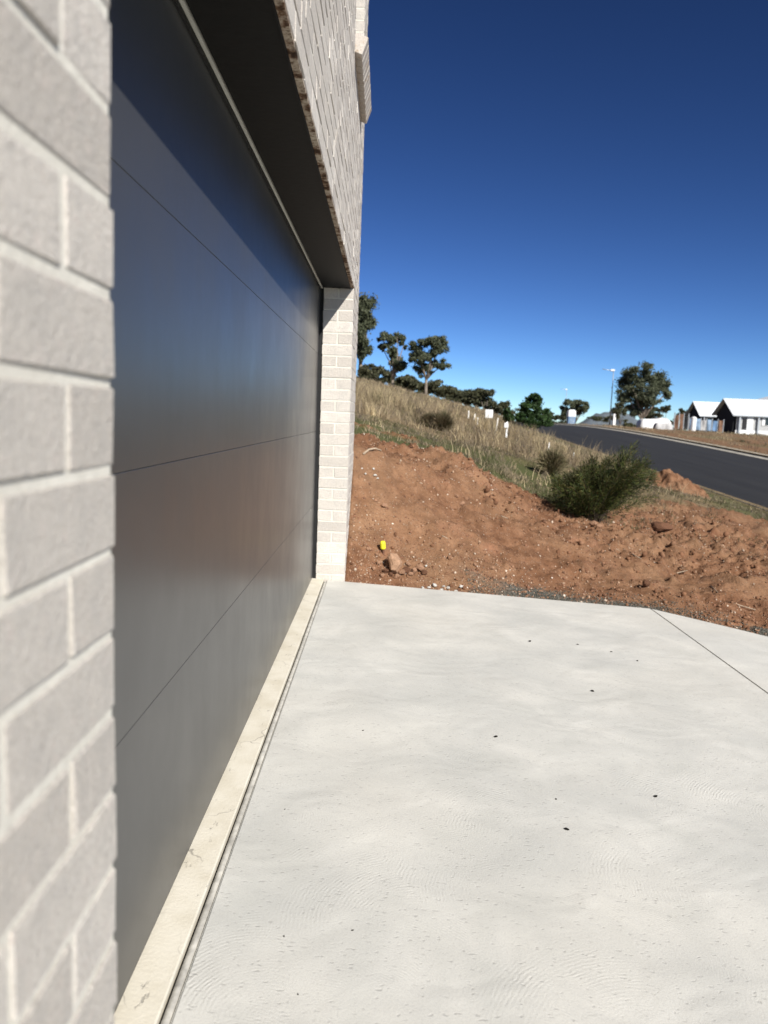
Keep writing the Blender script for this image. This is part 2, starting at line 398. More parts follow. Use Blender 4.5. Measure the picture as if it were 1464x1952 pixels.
def road_z(y):
    y = np.asarray(y, float)
    return -1.41 + 0.047 * y - 0.058 * 8 * softplus((y - 60) / 8)
def slab_z(x):
    x = np.asarray(x, float)
    a = -0.014 - 0.0515 * np.minimum(x, 2.466)
    e = np.maximum(x - 2.466, 0)
    return a - 0.098 * e - 0.0125 * e * e
def slab_edge(x):
    x = np.asarray(x, float)
    return YF - 0.563 * np.clip(x - 2.466, 0, 3.0)
def hill_z(x, y):
    X = x - CX
    run = np.maximum(9.0 - X, 0)
    run = np.where(run > 45, 45 + (run - 45) * 0.3, run)
    z = road_z(y) + 0.12 + 0.22 * np.maximum(run - 0.5, 0)
    z = np.where(x > KF, road_z(y) + 0.12 - 0.022 * np.clip(x - KF - 2, 0, 60), z)
    z = z + 0.52 * np.exp(-((y - 54) / 17.0) ** 2) * np.clip((9.0 - X) / 2.5, 0, 1)
    z = z - 0.30 * np.exp(-((X - 2.7) / 1.25) ** 2 - ((y - 9.2) / 2.0) ** 2)
    z = z - 0.10 * np.exp(-((X - 4.6) / 1.6) ** 2 - ((y - 8.5) / 2.6) ** 2)
    z = z + 0.10 * np.exp(-((X - 0.75) / 0.55) ** 2 - ((y - 8.6) / 0.6) ** 2)
    return z
def bare(x, y):
    """how much of the ground is bare soil (1) rather than grass (0)"""
    n = fbm(x * 0.9, y * 0.9, 4, 40) * 0.9
    lim = 9.1 + 0.25 * np.clip(x - 1.0, 0, 2) + 1.2 * np.clip(x - 3.0, 0, 3)
    b = sstep((lim - y + n * 1.5) / 0.7 + 0.5)
    strip = 0.8 * sstep((0.35 - np.abs(y - 10.4 - 0.3 * x + n) ) / 0.3) * (x < 1.4)
    strip2 = sstep((n + 0.12) / 0.2) * (x > 5.2) * (y < 14.5) * (y > 8)
    return np.clip(np.maximum(np.maximum(b, strip), 0.75 * strip2), 0, 1) * (x < 8.6)
def ground_z(x, y, fine=True):
    x = np.asarray(x, float); y = np.asarray(y, float)
    H_ = hill_z(x, y)
    S = slab_z(x) - 0.014
    L = 1.15 + 0.75 * np.clip(x, 0, 2.2)
    t = (y - slab_edge(x)) / L
    k = np.clip(t - 0.03, 0, 1)
    k = 0.75 * k + 0.25 * sstep(k); k = np.where(k > 0.85, 0.85 + 0.15 * np.sin((k - 0.85) / 0.15 * math.pi / 2) , k)
    z = S + (H_ - S) * np.clip(k, 0, 1)
    if fine:
        b = bare(x, y); w = np.clip((y - slab_edge(x)) / 0.5, 0.05, 1)
        z = z + b * w * (0.13 * fbm(x * 1.9, y * 1.9, 3, 3) + (0.036 + 0.06 * sstep((y - 7.4 + 0.25 * x) / 1.0)) * fbm(x * 8, y * 8, 3, 9, 0.6) + 0.10 * np.maximum(vn(x * 13, y * 13, 21) - 0.18, 0) + 0.075 * np.maximum(vn(x * 24, y * 24, 22) - 0.10, 0))
        z = z + (1 - b) * w * 0.10 * fbm(x * 0.8, y * 0.8, 3, 5) * np.clip((KN - x) / 2.0, 0, 1)
    near = (y < slab_edge(x) + 0.0)
    z = np.where(near & (x < KN), np.minimum(z, slab_z(x) - 0.045), z)
    z = np.where((x < -0.03) & (y < YE - 0.04), -0.25, z)
    rd = sstep((x - KN + 0.05) / 0.1) * sstep((KF + 0.05 - x) / 0.1)
    z = np.where(rd > 0, z * (1 - rd) + (road_z(y) - 0.18) * rd, z)
    return z

def hit(u, v, y0=6.1, y1=400):
    ys = np.concatenate([np.arange(y0, 16, 0.01), np.arange(16, 70, 0.05), np.arange(70, y1, 0.5)])
    r = ray(u, v); P = CAMP + np.outer(ys / r[1], r)
    g = ground_z(P[:, 0], P[:, 1]); i = np.argmax(P[:, 2] <= g)
    if P[i, 2] > g[i]: i = -1
    return np.array([P[i, 0], P[i, 1], g[i]])
def gp(u, y):
    """ground point at depth y under picture column u (near the horizon)"""
    p = at(u, VY + ROLL * (u - VX), y)
    return np.array([p[0], y, float(ground_z(p[0], y))])

def axis(parts):
    a = [np.arange(s, e, d) for s, e, d in parts]; return np.unique(np.round(np.concatenate(a), 4))
gx = axis([(-400, -60, 40), (-60, -10, 5), (-10, -0.4, 0.6), (-0.4, 0, 0.05), (0, 5.2, 0.026), (5.2, 9, 0.07), (9, 9.5, 0.05), (9.5, 16.6, 1.0), (16.6, 17.0, 0.05), (17, 30, 0.7), (30, 80, 4), (80, 500.1, 60)])
gy = axis([(-80, -4, 6), (-4, 5.2, 0.4), (5.2, 10.6, 0.026), (10.6, 15, 0.07), (15, 40, 0.4), (40, 90, 1.5), (90, 200, 8), (200, 1500.1, 100)])
GX, GY = np.meshgrid(gx, gy); xf, yf = GX.ravel(), GY.ravel()
zf = ground_z(xf, yf)
nx, ny = len(gx), len(gy)
idx = np.arange(nx * ny).reshape(ny, nx)
F = np.stack([idx[:-1, :-1], idx[:-1, 1:], idx[1:, 1:], idx[1:, :-1]], -1).reshape(-1, 4)
bz = bare(xf, yf)
bz = np.where((yf < 8) & (xf < KN), np.maximum(bz, 1.0), bz)
e_ = yf - slab_edge(xf)
gm = sstep((0.33 + 0.5 * fbm(xf * 2.4, yf * 2.4, 3, 77) - e_) / 0.12) * sstep((xf - 1.15 + fbm(xf * 3, yf * 3, 2, 78)) / 0.5) * (xf < 6)
gn = sstep((fbm(xf * 0.45, yf * 0.45, 4, 60) + 0.10) / 0.3) * sstep((14.5 - yf) / 3)
gn = np.maximum(gn, sstep((fbm(xf * 0.5, yf * 0.2, 4, 61) - 0.15) / 0.3) * 0.5)
gn = np.maximum(gn, 0.8 * sstep((xf - 6.2) / 1.0) * sstep((9.2 - xf) / 0.5) * sstep((yf - 8) / 2))
bz = np.where((xf > 17.2) & (xf < 27), np.clip(0.75 * sstep((fbm(xf * 0.5, yf * 0.16, 4, 66) + 0.25) / 0.35), 0, 1), bz)
ground = quads_obj('ground', np.stack([xf, yf, zf], 1), F, M['ground'], None, np.stack([bz, gm, gn], 1).astype(np.float32), True)
tag(ground, kind='structure')

# ------------------------------------------------------------------ road, kerbs, far hill
ry = axis([(-80, 20, 4), (20, 120, 2), (120, 320.1, 20)])
xs = np.array([KN, 11, 13.05, 15, KF])
V = np.array([(x, y, float(road_z(y)) + 0.05 * (1 - ((x - 13.05) / 3.75) ** 2)) for y in ry for x in xs])
n = len(xs); i0 = np.arange((len(ry) - 1) * n).reshape(-1, n)[:, :-1].ravel()
tag(quads_obj('road', V, np.stack([i0, i0 + 1, i0 + n + 1, i0 + n], 1), M['asphalt'], None, None, True), kind='structure')
for sgn, xk in ((-1, KN), (1, KF)):
    prof = [(-0.10, 0.0), (0.14, 0.025), (0.30, 0.09), (0.44, 0.125), (0.46, -0.1)]
    V = np.array([(xk + sgn * (a - 0.16), y, float(road_z(y)) + b + 0.012) for y in ry for a, b in prof])
    n = len(prof); i0 = np.arange((len(ry) - 1) * n).reshape(-1, n)[:, :-1].ravel()
    F = np.stack([i0, i0 + 1, i0 + n + 1, i0 + n], 1)
    if sgn < 0: F = F[:, ::-1]
    tag(quads_obj('kerb', V, F, M['kerb'], None, None, False), kind='structure')

def hill_mesh(u0, u1, vtop, y, thick, seed):
    a = at(u0, VY + ROLL * (u0 - VX), y); b = at(u1, VY + ROLL * (u1 - VX), y); top = at((u0 + u1) / 2, vtop, y)[2]
    X = np.linspace(a[0], b[0], 60); Yv = np.linspace(y - thick, y + thick, 24); XX, YY = np.meshgrid(X, Yv)
    cx = (a[0] + b[0]) / 2; w = (b[0] - a[0]) / 2
    d = np.sqrt(((XX - cx) / w) ** 2 + ((YY - y) / thick) ** 2)
    Z = -12 + (top + 12) * np.clip(1 - d ** 1.4, 0, 1) ** 1.5 * (1 + 0.7 * fbm(XX / 32, YY / 32, 4, seed))
    ii = np.arange(60 * 24).reshape(24, 60)
    Fq = np.stack([ii[:-1, :-1], ii[:-1, 1:], ii[1:, 1:], ii[1:, :-1]], -1).reshape(-1, 4)
    tag(quads_obj('hill', np.stack([XX.ravel(), YY.ravel(), Z.ravel()], 1), Fq, M['farhill'], None, None, True), kind='structure')
hill_mesh(1060, 1270, 781, 900, 80, 5)

# ------------------------------------------------------------------ house
house = root('brick_house', (0, 0, 0), 'pale cream brick house with a wide dark garage door opening onto the driveway', 'house')
CH, ZB = 0.086, -0.0415                 # course height, underside of course 0
BL, BW, BH = 0.230, 0.110, 0.076
KL = 27                                  # lintel course
ZL = ZB + CH * KL
WY0, WY1, WK = 5.09, 6.34, 43            # upper window opening, first course it cuts
ZW = ZB + CH * WK; KTOP = 66; ZT = ZB + CH * KTOP; KWT = 59; ZWT = ZB + CH * KWT
w = MB()
e = 0.0028
w.box(-0.23 + e, -e, -1.2, YN - e, -0.3, ZL - 0.02)                     # near pier
w.box(-0.23 + e, -e, YF + e, YE - e, -0.3, ZL - 0.02)                   # far pier
w.box(-8, -0.24, YF + 0.062, YE - e * 1.5, -0.31, ZL - 0.03)            # side return behind the pier
w.box(-8, -0.31, -1.21, YN - 0.1, -0.31, ZL - 0.03)
w.box(-8, -0.245, -1.19, YE - e * 1.2, ZL + 0.012, ZT)                  # body above the opening
w.box(-0.25, -e, -1.2, WY0 - e, ZL + 0.003, ZT - 0.002)                 # outer leaf round the window
w.box(-0.25, -e, WY0 - e, WY1 + e, ZL + 0.0035, ZW - 0.045)
w.box(-0.25, -e, WY1 + e, YE - e, ZL + 0.003, ZT - 0.002)
w.box(-0.25, -e, WY0 - e, WY1 + e, ZWT, ZT - 0.003)
wall = put(w, 'wall', M['mortar'], house)

bricks = []                               # x0,x1,y0,y1,z0
def run(y0, y1, z, x0=-BW, x1=0.0, start=None, step=1):
    """stretchers from y0 towards y1"""
    y = y0
    while (y1 - y) * step > 0.03:
        L = min(BL, abs(y1 - y)); a, b = (y, y + L * step) if step > 0 else (y - L, y)
        bricks.append((x0, x1, a, b, z)); y += step * (L + 0.01)
for k in range(0, KL):
    z = ZB + CH * k
    if k % 2:
        bricks.append((-BL, 0, YN - BW, YN, z)); run(YN - BW - 0.01, -1.2, z, step=-1)
        bricks.append((-BL, 0, YF, YF + BW, z)); run(YF + BW + 0.01, YE, z)
    else:
        bricks.append((-BL, -BW - 0.01, YN - BL, YN, z)); run(YN, -1.2, z, step=-1)
        bricks.append((-BL, -BW - 0.01, YF, YF + BL, z)); run(YF, YE, z)
for k in range(KL, KTOP):
    z = ZB + CH * k; off = 0.0 if k % 2 else 0.12
    segs = [(-1.2, YE)] if (k < WK or k >= KWT) else [(-1.2, WY0), (WY1, YE)]
    for a, b in segs:
        y = a
        first = (BL - off) if a < 0 else (BL if k % 2 else BW)
        L = first
        while b - y > 0.03:
            L = min(L, b - y); bricks.append((-BW, 0, y, y + L, z)); y += L + 0.01; L = BL

_bcache = {}
def brick_mesh(sx, sy, var):
    key = (round(sx, 3), round(sy, 3), var)
    if key in _bcache: return _bcache[key]
    bm = bmesh.new(); bmesh.ops.create_cube(bm, size=1.0)
    for v in bm.verts: v.co = Vector((v.co.x * sx, v.co.y * sy, v.co.z * BH))
    bmesh.ops.bevel(bm, geom=bm.edges[:], offset=0.0024, segments=1, affect='EDGES')
    rr = random.Random(hash(key) & 0xffff)
    for v in bm.verts: v.co += Vector((rr.uniform(-1, 1), rr.uniform(-1, 1), rr.uniform(-1, 1))) * 0.0014
    me = bpy.data.meshes.new('brick'); bm.to_mesh(me); bm.free(); me.materials.append(M['brick'])
    _bcache[key] = me; return me
def shown(b):
    x0, x1, y0, y1, z = b
    if y1 < 0.15: return 0
    a = 0
    for quad in ([(x1, y0, z), (x1, y1, z), (x1, y1, z + BH), (x1, y0, z + BH)], [(x0, y0, z), (x1, y0, z), (x1, y0, z + BH), (x0, y0, z + BH)]):
        q = np.array(quad); q[:, 1] = np.maximum(q[:, 1], 0.15)
        P = project(q); c = P.mean(0)
        if quad[0][1] == quad[1][1] and abs(y0 - YF) > 0.001: continue
        if -120 < c[0] < PW and -40 < c[1] < PH + 40:
            P[:, 0] = np.clip(P[:, 0], 0, PW); P[:, 1] = np.clip(P[:, 1], 0, PH)
            s = 0.5 * abs(np.dot(P[:, 0], np.roll(P[:, 1], 1)) - np.dot(P[:, 1], np.roll(P[:, 0], 1)))
            a += s
    return a
sc_ = [(shown(b), i) for i, b in enumerate(bricks)]
order = sorted(sc_, reverse=True)
solo = {i for s, i in order[:290] if s > 25}
rv, rf = [], []; nb = 0
for i, b in enumerate(bricks):
    x0, x1, y0, y1, z = b
    me = brick_mesh(x1 - x0, y1 - y0, i % 5 if i in solo else i % 3)
    c = Vector(((x0 + x1) / 2 + random.uniform(-0.0014, 0.0012), (y0 + y1) / 2 + random.uniform(-0.0012, 0.0012), z + BH / 2 + random.uniform(-0.0010, 0.0010)))
    if i in solo:
        o = bpy.data.objects.new('brick', me); col.objects.link(o); o.parent = wall; o.location = c
        o.rotation_euler = (random.uniform(-0.004, 0.004), random.uniform(-0.006, 0.006), random.uniform(-0.004, 0.004))
    else:
        vs = np.empty(len(me.vertices) * 3); me.vertices.foreach_get('co', vs)
        rv.append(vs.reshape(-1, 3) + np.array(c)); rf += [tuple(nb + q for q in p.vertices) for p in me.polygons]; nb += len(me.vertices)
rest = mesh_obj('brickwork', np.concatenate(rv), rf, M['brick'], wall); tag(rest, kind='stuff')

# sill bricks on edge, tipped outwards
sill = empty('window_sill'); sill.parent = house
ns = 12; pitch = (WY1 - 0.10 - WY0) / ns
bm = bmesh.new(); bmesh.ops.create_cube(bm, size=1.0)
for v in bm.verts: v.co = Vector((v.co.x * 0.23, v.co.y * (pitch - 0.010), v.co.z * 0.11))
bmesh.ops.bevel(bm, geom=bm.edges[:], offset=0.003, segments=1, affect='EDGES')
sm = bpy.data.meshes.new('sill_brick'); bm.to_mesh(sm); bm.free(); sm.materials.append(M['sill'])
for i in range(ns):
    o = bpy.data.objects.new('sill_brick', sm); col.objects.link(o); o.parent = sill
    o.location = (-0.045 + random.uniform(-.001, .001), WY0 + pitch * (i + 0.5), ZW - 0.025); o.rotation_euler = (0, math.radians(20), 0)
mm = MB(); a = math.radians(20)
def rot(x, z): return (-0.045 + x * math.cos(a) + z * math.sin(a), ZW - 0.025 - x * math.sin(a) + z * math.cos(a))
c4 = [rot(-0.11, -0.05), rot(0.11, -0.05), rot(0.11, 0.05), rot(-0.11, 0.05)]
vs = [(x, WY0 + 0.006, z) for x, z in c4] + [(x, WY1 - 0.106, z) for x, z in c4]
mm.add(vs, [(0, 1, 2, 3), (7, 6, 5, 4), (0, 4, 5, 1), (1, 5, 6, 2), (2, 6, 7, 3), (3, 7, 4, 0)])
put(mm, 'sill_mortar', M['mortar'], sill)
win = empty('window'); win.parent = house
fr = MB()
for a0, a1, b0, b1 in ((WY0, WY1, ZW + 0.02, ZW + 0.07), (WY0, WY1, ZWT - 0.05, ZWT), (WY0, WY0 + 0.05, ZW + 0.07, ZWT - 0.05), (WY1 - 0.05, WY1, ZW + 0.07, ZWT - 0.05), ((WY0 + WY1) / 2 - 0.025, (WY0 + WY1) / 2 + 0.025, ZW + 0.07, ZWT - 0.05)):
    fr.box(-0.20, -0.13, a0, a1, b0, b1)
put(fr, 'window_frame', M['winframe'], win)
put(MB().box(-0.172, -0.166, WY0 + 0.02, WY1 - 0.02, ZW + 0.03, ZWT - 0.02), 'pane', M['glass'], win)

# lintel, soffit, trims
put(MB().box(-0.026, -0.003, YN - 0.12, YF + 0.12, ZL - 0.009, ZL + 0.002), 'lintel_mortar_edge', M['stain'], house)
lint = put(MB().box(-0.236, -0.0255, YN - 0.05, YF + 0.02, ZL - 0.013, ZL - 0.002), 'lintel_soffit', M['soffit'], house)
put(MB().box(-0.0315, -0.0255, YN - 0.05, YF + 0.015, ZL - 0.020, ZL - 0.0135), 'lintel_lip', M['soffit'], house)
put(MB().box(-0.2495, -0.2395, YN - 0.05, YF + 0.018, ZL - 0.018, ZL + 0.008), 'head_trim', M['trim'], house)
put(MB().box(-0.2555, -0.2505, YN - 0.05, YF + 0.06, ZL - 0.030, ZL + 0.011), 'head_seal', M['rubber_and_gap'], house)
put(MB().box(-0.256, -0.2305, YF + 0.012, YF + 0.058, 0.0, ZL + 0.0), 'side_gap_shade', M['rubber_and_gap'], house)  # black strip added in the side gap, standing in for its shade
put(MB().box(-0.256, -0.2305, YN - 0.06, YN - 0.012, 0.0, ZL + 0.0), 'side_gap_shade', M['rubber_and_gap'], house)  # same black filler for the shaded gap at the near jamb
put(MB().box(-8.05, 0.03, -1.25, YE + 0.03, ZT + 0.002, ZT + 0.09), 'roof', M['roof'], house)

# garage door: four sections
door = empty('garage_door'); door.parent = house
zs = [0.014, 0.6057, 1.1735, 1.7679, 2.345]
for i in range(4):
    mb = MB().box(-0.30, -0.257, 0.66, YF + 0.052, zs[i] + (0.0008 if i else 0), zs[i + 1] - 0.0008)
    put(mb, 'door_panel', M['door'], door, bevel=0.0009)
put(MB().box(-0.295, -0.262, 0.66, YF + 0.05, 0.001, 0.0138), 'bottom_seal', M['rubber_and_gap'], door)
put(MB().box(-0.298, -0.268, 0.66, YF + 0.05, zs[1] - 0.004, zs[1] + 0.004).box(-0.298, -0.268, 0.66, YF + 0.05, zs[2] - 0.004, zs[2] + 0.004).box(-0.298, -0.268, 0.66, YF + 0.05, zs[3] - 0.004, zs[3] + 0.004), 'hinge_joint', M['door'], door)

# ------------------------------------------------------------------ slabs
gf = MB().box(-0.9, -0.166, -1.2, YF + 0.03, -0.25, 0.0)
tag(gf.build('garage_floor', M['threshold'], None, bevel=0.004), kind='structure')
drive = empty('driveway'); tag(drive, kind='structure')
def slab(x0, x1, y0, name='slab', nx_=2, inner=False):
    X = np.linspace(x0, x1, nx_)
    top = [(x, y0, float(slab_z(x))) for x in X] + [(x, float(slab_edge(x)), float(slab_z(x))) for x in X]
    vs = top + [(x, y, z - 0.14) for x, y, z in top]; n = nx_; fs = []
    for i in range(n - 1):
        fs.append((i, i + 1, n + i + 1, n + i)); fs.append((2 * n + i + 1, 2 * n + i, 3 * n + i, 3 * n + i + 1))
        fs.append((i + 1, i, 2 * n + i, 2 * n + i + 1)); fs.append((n + i, n + i + 1, 3 * n + i + 1, 3 * n + i))
    fs.append((0, n, 3 * n, 2 * n)); fs.append((n - 1, 2 * n - 1 + 2 * n, 4 * n - 1, 2 * n - 1)[:0] or (2 * n - 1, n - 1, 3 * n - 1, 4 * n - 1))
    o = mesh_obj(name, vs, fs, M['concrete'], drive)
    bm = bmesh.new(); bm.from_mesh(o.data); bmesh.ops.recalc_face_normals(bm, faces=bm.faces[:])
    ed = [q for q in bm.edges if len(q.link_faces) == 2 and q.calc_face_angle() > 0.9]
    bmesh.ops.bevel(bm, geom=ed, offset=0.005, segments=2, affect='EDGES'); bm.to_mesh(o.data); bm.free()
    return o
slab(-0.139, 2.4635, -1.5)
slab(2.4685, KN - 0.32, -1.5, nx_=24)
put(MB().box(2.459, 2.473, -1.5, YF - 0.002, float(slab_z(2.466)) - 0.13, float(slab_z(2.466)) - 0.010), 'joint_filler', M['dark'], drive)
# expansion strip between the garage floor and the driveway: dirty gap and a ragged foam strip
put(MB().box(-0.1655, -0.139, -1.5, YF - 0.001, -0.12, -0.020), 'joint_gap', M['dark'], drive)
sv = []; yy = np.arange(-1.5, YF - 0.02, 0.03)
for y in yy:
    wv = 0.0024 * float(vn(y * 1.7, 0.5, 3)) + 0.0008 * float(vn(y * 21, 0.5, 4)); h = -0.0085 + 0.004 * float(vn(y * 1.3, 3.5, 5)) + 0.001 * float(vn(y * 17, 3.5, 6))
    sv += [(-0.1585 + wv, y, -0.1), (-0.1580 + wv, y, h), (-0.1425 + wv * 0.5, y, h - 0.001), (-0.1420 + wv * 0.5, y, -0.1)]
i0 = (np.arange(len(yy) - 1) * 4)[:, None] + np.arange(3)[None, :]; i0 = i0.ravel()
quads_obj('expansion_strip', np.array(sv), np.stack([i0, i0 + 4, i0 + 5, i0 + 1], 1), M['foam'], drive)

# ------------------------------------------------------------------ rocks and small things on the soil
def rock_mesh(name, mat, seed, squash=(1, 1, 0.8), sub=2, rough=0.28):
    bm = bmesh.new(); bmesh.ops.create_icosphere(bm, subdivisions=sub, radius=1.0)
    rr = np.random.default_rng(seed); pl = rr.normal(size=(9, 3)); pl /= np.linalg.norm(pl, axis=1)[:, None]; dd = rr.uniform(0.55, 0.95, 9)
    for v in bm.verts:
        p = np.array(v.co)
        for q, d in zip(pl, dd):
            s = p @ q
            if s > d: p = p - q * (s - d) * 0.9
        p = p * (1 + rough * 0.4 * rr.uniform(-1, 1)); v.co = Vector(p * np.array(squash))
    me = bpy.data.meshes.new(name); bm.to_mesh(me); bm.free(); me.materials.append(mat)
    return me
def rock(name, label, cat, u, v, wpx, mat, seed, group=None, squash=(1, 0.9, 0.75), sink=0.25, loc=None):
    p = hit(u, v) if loc is None else np.array(loc)
    r = wpx / 2 * p[1] / PF
    o = bpy.data.objects.new(name, rock_mesh(name, mat, seed, squash)); col.objects.link(o)
    o.location = (p[0], p[1], p[2] + r * squash[2] * (1 - 2 * sink)); o.scale = (r, r, r); o.rotation_euler = (0, 0, seed * 1.7)
    tag(o, label, cat, group); return o
rock('rock', 'large orange-brown boulder on the soil bank beside the yellow cap', 'rock', 752, 1092, 40, M['boulder'], 11, None, (0.92, 0.95, 1.08), 0.06)
for i, (u, v, s) in enumerate([(775, 1092, 15), (790, 1093, 14), (800, 1088, 17), (722, 1078, 10), (735, 1092, 11), (765, 1097, 14), (783, 1098, 10), (712, 1088, 9), (745, 1100, 9), (778, 1080, 11), (728, 1099, 8), (757, 1102, 9), (808, 1096, 12), (704, 1050, 9), (718, 1060, 8)]):
    rock('rock', 'fist-sized brown rock in the loose pile around the large boulder', 'rock', u, v, s * 1.25, M['rock' if i % 4 else 'clod'], 20 + i, 'rocks piled around the boulder', (1, 0.85, 0.8), 0.15)
for i, (u, v, s) in enumerate([(732, 966, 16), (880, 962, 15), (870, 948, 11), (895, 908, 16), (1130, 1003, 18), (1143, 1008, 14), (972, 930, 9), (905, 1079, 11), (937, 1086, 12), (1190, 1000, 12), (1212, 1030, 10), (860, 1066, 8), (1060, 1010, 9), (1300, 1075, 11), (1380, 1050, 10), (1420, 1130, 12)]):
    lab = {0: 'reddish stone set in the bank above the yellow cap', 1: 'pale pointed stone half way up the bank', 2: 'small stone touching the pale pointed one on the bank', 3: 'flat pinkish stone near the crest of the mound',
           4: 'brown stone at the foot of the feathery bush', 5: 'smaller stone just below the brown one at the bush foot', 6: 'little stone under the mound crest towards the bush'}.get(i, 'single small stone lying on the lower red soil')
    rock('rock', lab, 'rock', u, v, s, M['rock'], 60 + i, 'stones scattered on the soil bank', (1, 0.85, 0.7), 0.3)
rock('soil_clod', 'dark brown clod of earth on pale soil near the driveway edge', 'clod', 1232, 1119, 20, M['clod'], 91, None, (1, 0.8, 0.75), 0.15)
rock('soil_clod', 'large dark red clod of earth beside the bush in the scraped soil', 'clod', 1258, 1012, 44, M['clod'], 92, None, (1.1, 0.8, 0.55), 0.3)
for i, (u, v, s) in enumerate([(806, 1111, 13), (818, 1114, 9), (829, 1116, 16), (842, 1117, 9), (855, 1118, 13), (880, 1119, 12), (870, 1116, 8), (812, 1082, 10), (847, 1108, 8), (868, 1110, 7)]):
    p = hit(u, v) if v < 1108 else None
    if p is None:
        x = float(at(u, v, YF + 0.05)[0]); y = YF + 0.045 + 0.03 * (i % 3); p = np.array([x, y, float(ground_z(x, y))])
    rock('mortar_chip', 'small white mortar chip lying along the driveway edge', 'mortar chip', u, v, s, M['chip'], 110 + i, 'white mortar chips at the driveway edge', (1.0, 0.55, 0.5), 0.05, p)
for i, (u, v, s) in enumerate([(712, 896, 8), (715, 908, 8), (697, 905, 6), (720, 915, 5), (690, 895, 5)]):
    rock('pale_stone', 'small whitish stone on the soil bank close to the brick pier', 'stone', u, v, s, M['chip'], 130 + i, 'whitish stones high on the bank by the pier', (1, 0.8, 0.7), 0.2)
for i, (u, v, s) in enumerate([(945, 1405, 9), (1129, 1318, 9), (1250, 1519, 11), (1080, 1582, 12), (1010, 1223, 8), (1101, 1229, 5), (1215, 1260, 6), (1165, 1243, 5), (1060, 1524, 6), (692, 1393, 5), (541, 1785, 6), (672, 1774, 6), (568, 1896, 6), (543, 1543, 4)]):
    r = ray(u, v); q = CAMP.copy()
    tt = 0.001
    for _ in range(30):
        q = CAMP + r * tt; tt *= (CAMP[2] - float(slab_z(q[0]))) / max(1e-6, CAMP[2] - q[2])
    q = CAMP + r * tt; p = np.array([q[0], q[1], float(slab_z(q[0]))])
    rock('debris_speck', 'tiny black speck of debris lying on the pale driveway', 'debris', u, v, s, M['speck'], 150 + i, 'black specks on the driveway', (1.0, 0.6, 0.35), 0.05, p)

# yellow safety cap on a rusty bar
p = hit(731, 1058)
cap = root('capped_bar', tuple(p), 'bright yellow plastic cap on a short rusty steel bar in the soil', 'safety cap')
tip = Vector(p) + Vector((-0.012, -0.01, 0.115)); ax = (tip - Vector(p)).normalized()
put(MB().tube([Vector(p) - ax * 0.06, Vector(p) + ax * 0.06], 0.009, 8), 'steel_bar', M['rust'], cap)
c0 = Vector(p) + ax * 0.045
put(MB().tube([c0, c0 + ax * 0.008, c0 + ax * 0.05, c0 + ax * 0.062, c0 + ax * 0.068], [0.020, 0.023, 0.0235, 0.020, 0.012], 14), 'cap', M['yellow'], cap, smooth=False)

# pale root on the mound, twigs
def stick(name, label, cat, pts, r0, r1, mat, group=None):
    P = [Vector(hit(u, v)) for u, v in pts]; P = [q + Vector((0, 0, r0 * 0.8 + (0.02 if 0 < i < len(P) - 1 else 0))) for i, q in enumerate(P)]
    t = root(name, tuple(P[0]), label, cat, group); ORG[t.name] = P[0]
    bpy.data.objects.remove(t)
    o = MB().tube(P, np.linspace(r0, r1, len(P)), 7).build(name, mat, None, smooth=True); tag(o, label, cat, group); return o
stick('root', 'pale bleached root lying on top of the soil mound', 'root', [(692, 869), (703, 864), (715, 862), (727, 861)], 0.012, 0.006, M['wood'])
for i, pts in enumerate([[(842, 1024), (856, 1029)], [(1160, 1040), (1180, 1050)], [(1355, 1118), (1368, 1132)], [(1390, 1150), (1440, 1166)], [(1205, 1058), (1222, 1066)], [(1290, 1095), (1310, 1090)], [(955, 985), (968, 990)]]):
    stick('twig', 'short dry twig lying on the red soil', 'twig', pts, 0.006, 0.003, M['wood'], 'dry twigs on the soil')

# loose small stones over the soil
def ico_base():
    bm = bmesh.new(); bmesh.ops.create_icosphere(bm, subdivisions=1, radius=1.0)
    v = np.array([q.co[:] for q in bm.verts]); f = np.array([[q.index for q in p.verts] for p in bm.faces]); bm.free(); return v, f
IV, IF = ico_base()
def scatter_stones(name, pos, size, colr, label, cat):
    n = len(pos); V = IV[None] * (1 + 0.35 * rng.uniform(-1, 1, (n, 12, 1)))
    V = V * (size[:, None, None] * rng.uniform(0.55, 1.2, (n, 1, 3)))
    a = rng.uniform(0, 6.28, n); ca, sa = np.cos(a)[:, None], np.sin(a)[:, None]
    V = np.stack([V[..., 0] * ca - V[..., 1] * sa, V[..., 0] * sa + V[..., 1] * ca, V[..., 2]], -1)
    V = V + (pos + np.array([0, 0, 1]) * (size * 0.25)[:, None])[:, None, :]
    Fq = (IF[None] + (np.arange(n) * 12)[:, None, None]).reshape(-1, 3)
    o = quads_obj(name, V.reshape(-1, 3), Fq, M['stone'], None, np.repeat(colr, 12, 0))
    tag(o, label, cat, None, 'stuff'); return o
n = 34000
x = np.concatenate([rng.uniform(0.02, 5.5, n), rng.uniform(0.02, 2.2, 5000)]); y = np.concatenate([rng.uniform(5.2, 12, n), 6.03 + np.abs(rng.normal(0, 0.35, 5000))])
keep = (y > slab_edge(x) + 0.01) & (bare(x, y) > 0.4) & (vn(x * 1.7, y * 1.7, 90) + rng.uniform(-0.55, 0.3, len(x)) > -0.2)
x, y = x[keep], y[keep]; n = len(x)
pal = np.array([(0.27, 0.15, 0.09), (0.20, 0.10, 0.06), (0.36, 0.24, 0.16), (0.48, 0.38, 0.29), (0.60, 0.52, 0.43), (0.15, 0.08, 0.05)])
colr = pal[rng.choice(6, n, p=[0.30, 0.30, 0.19, 0.08, 0.01, 0.12])] * rng.uniform(0.8, 1.2, (n, 1))
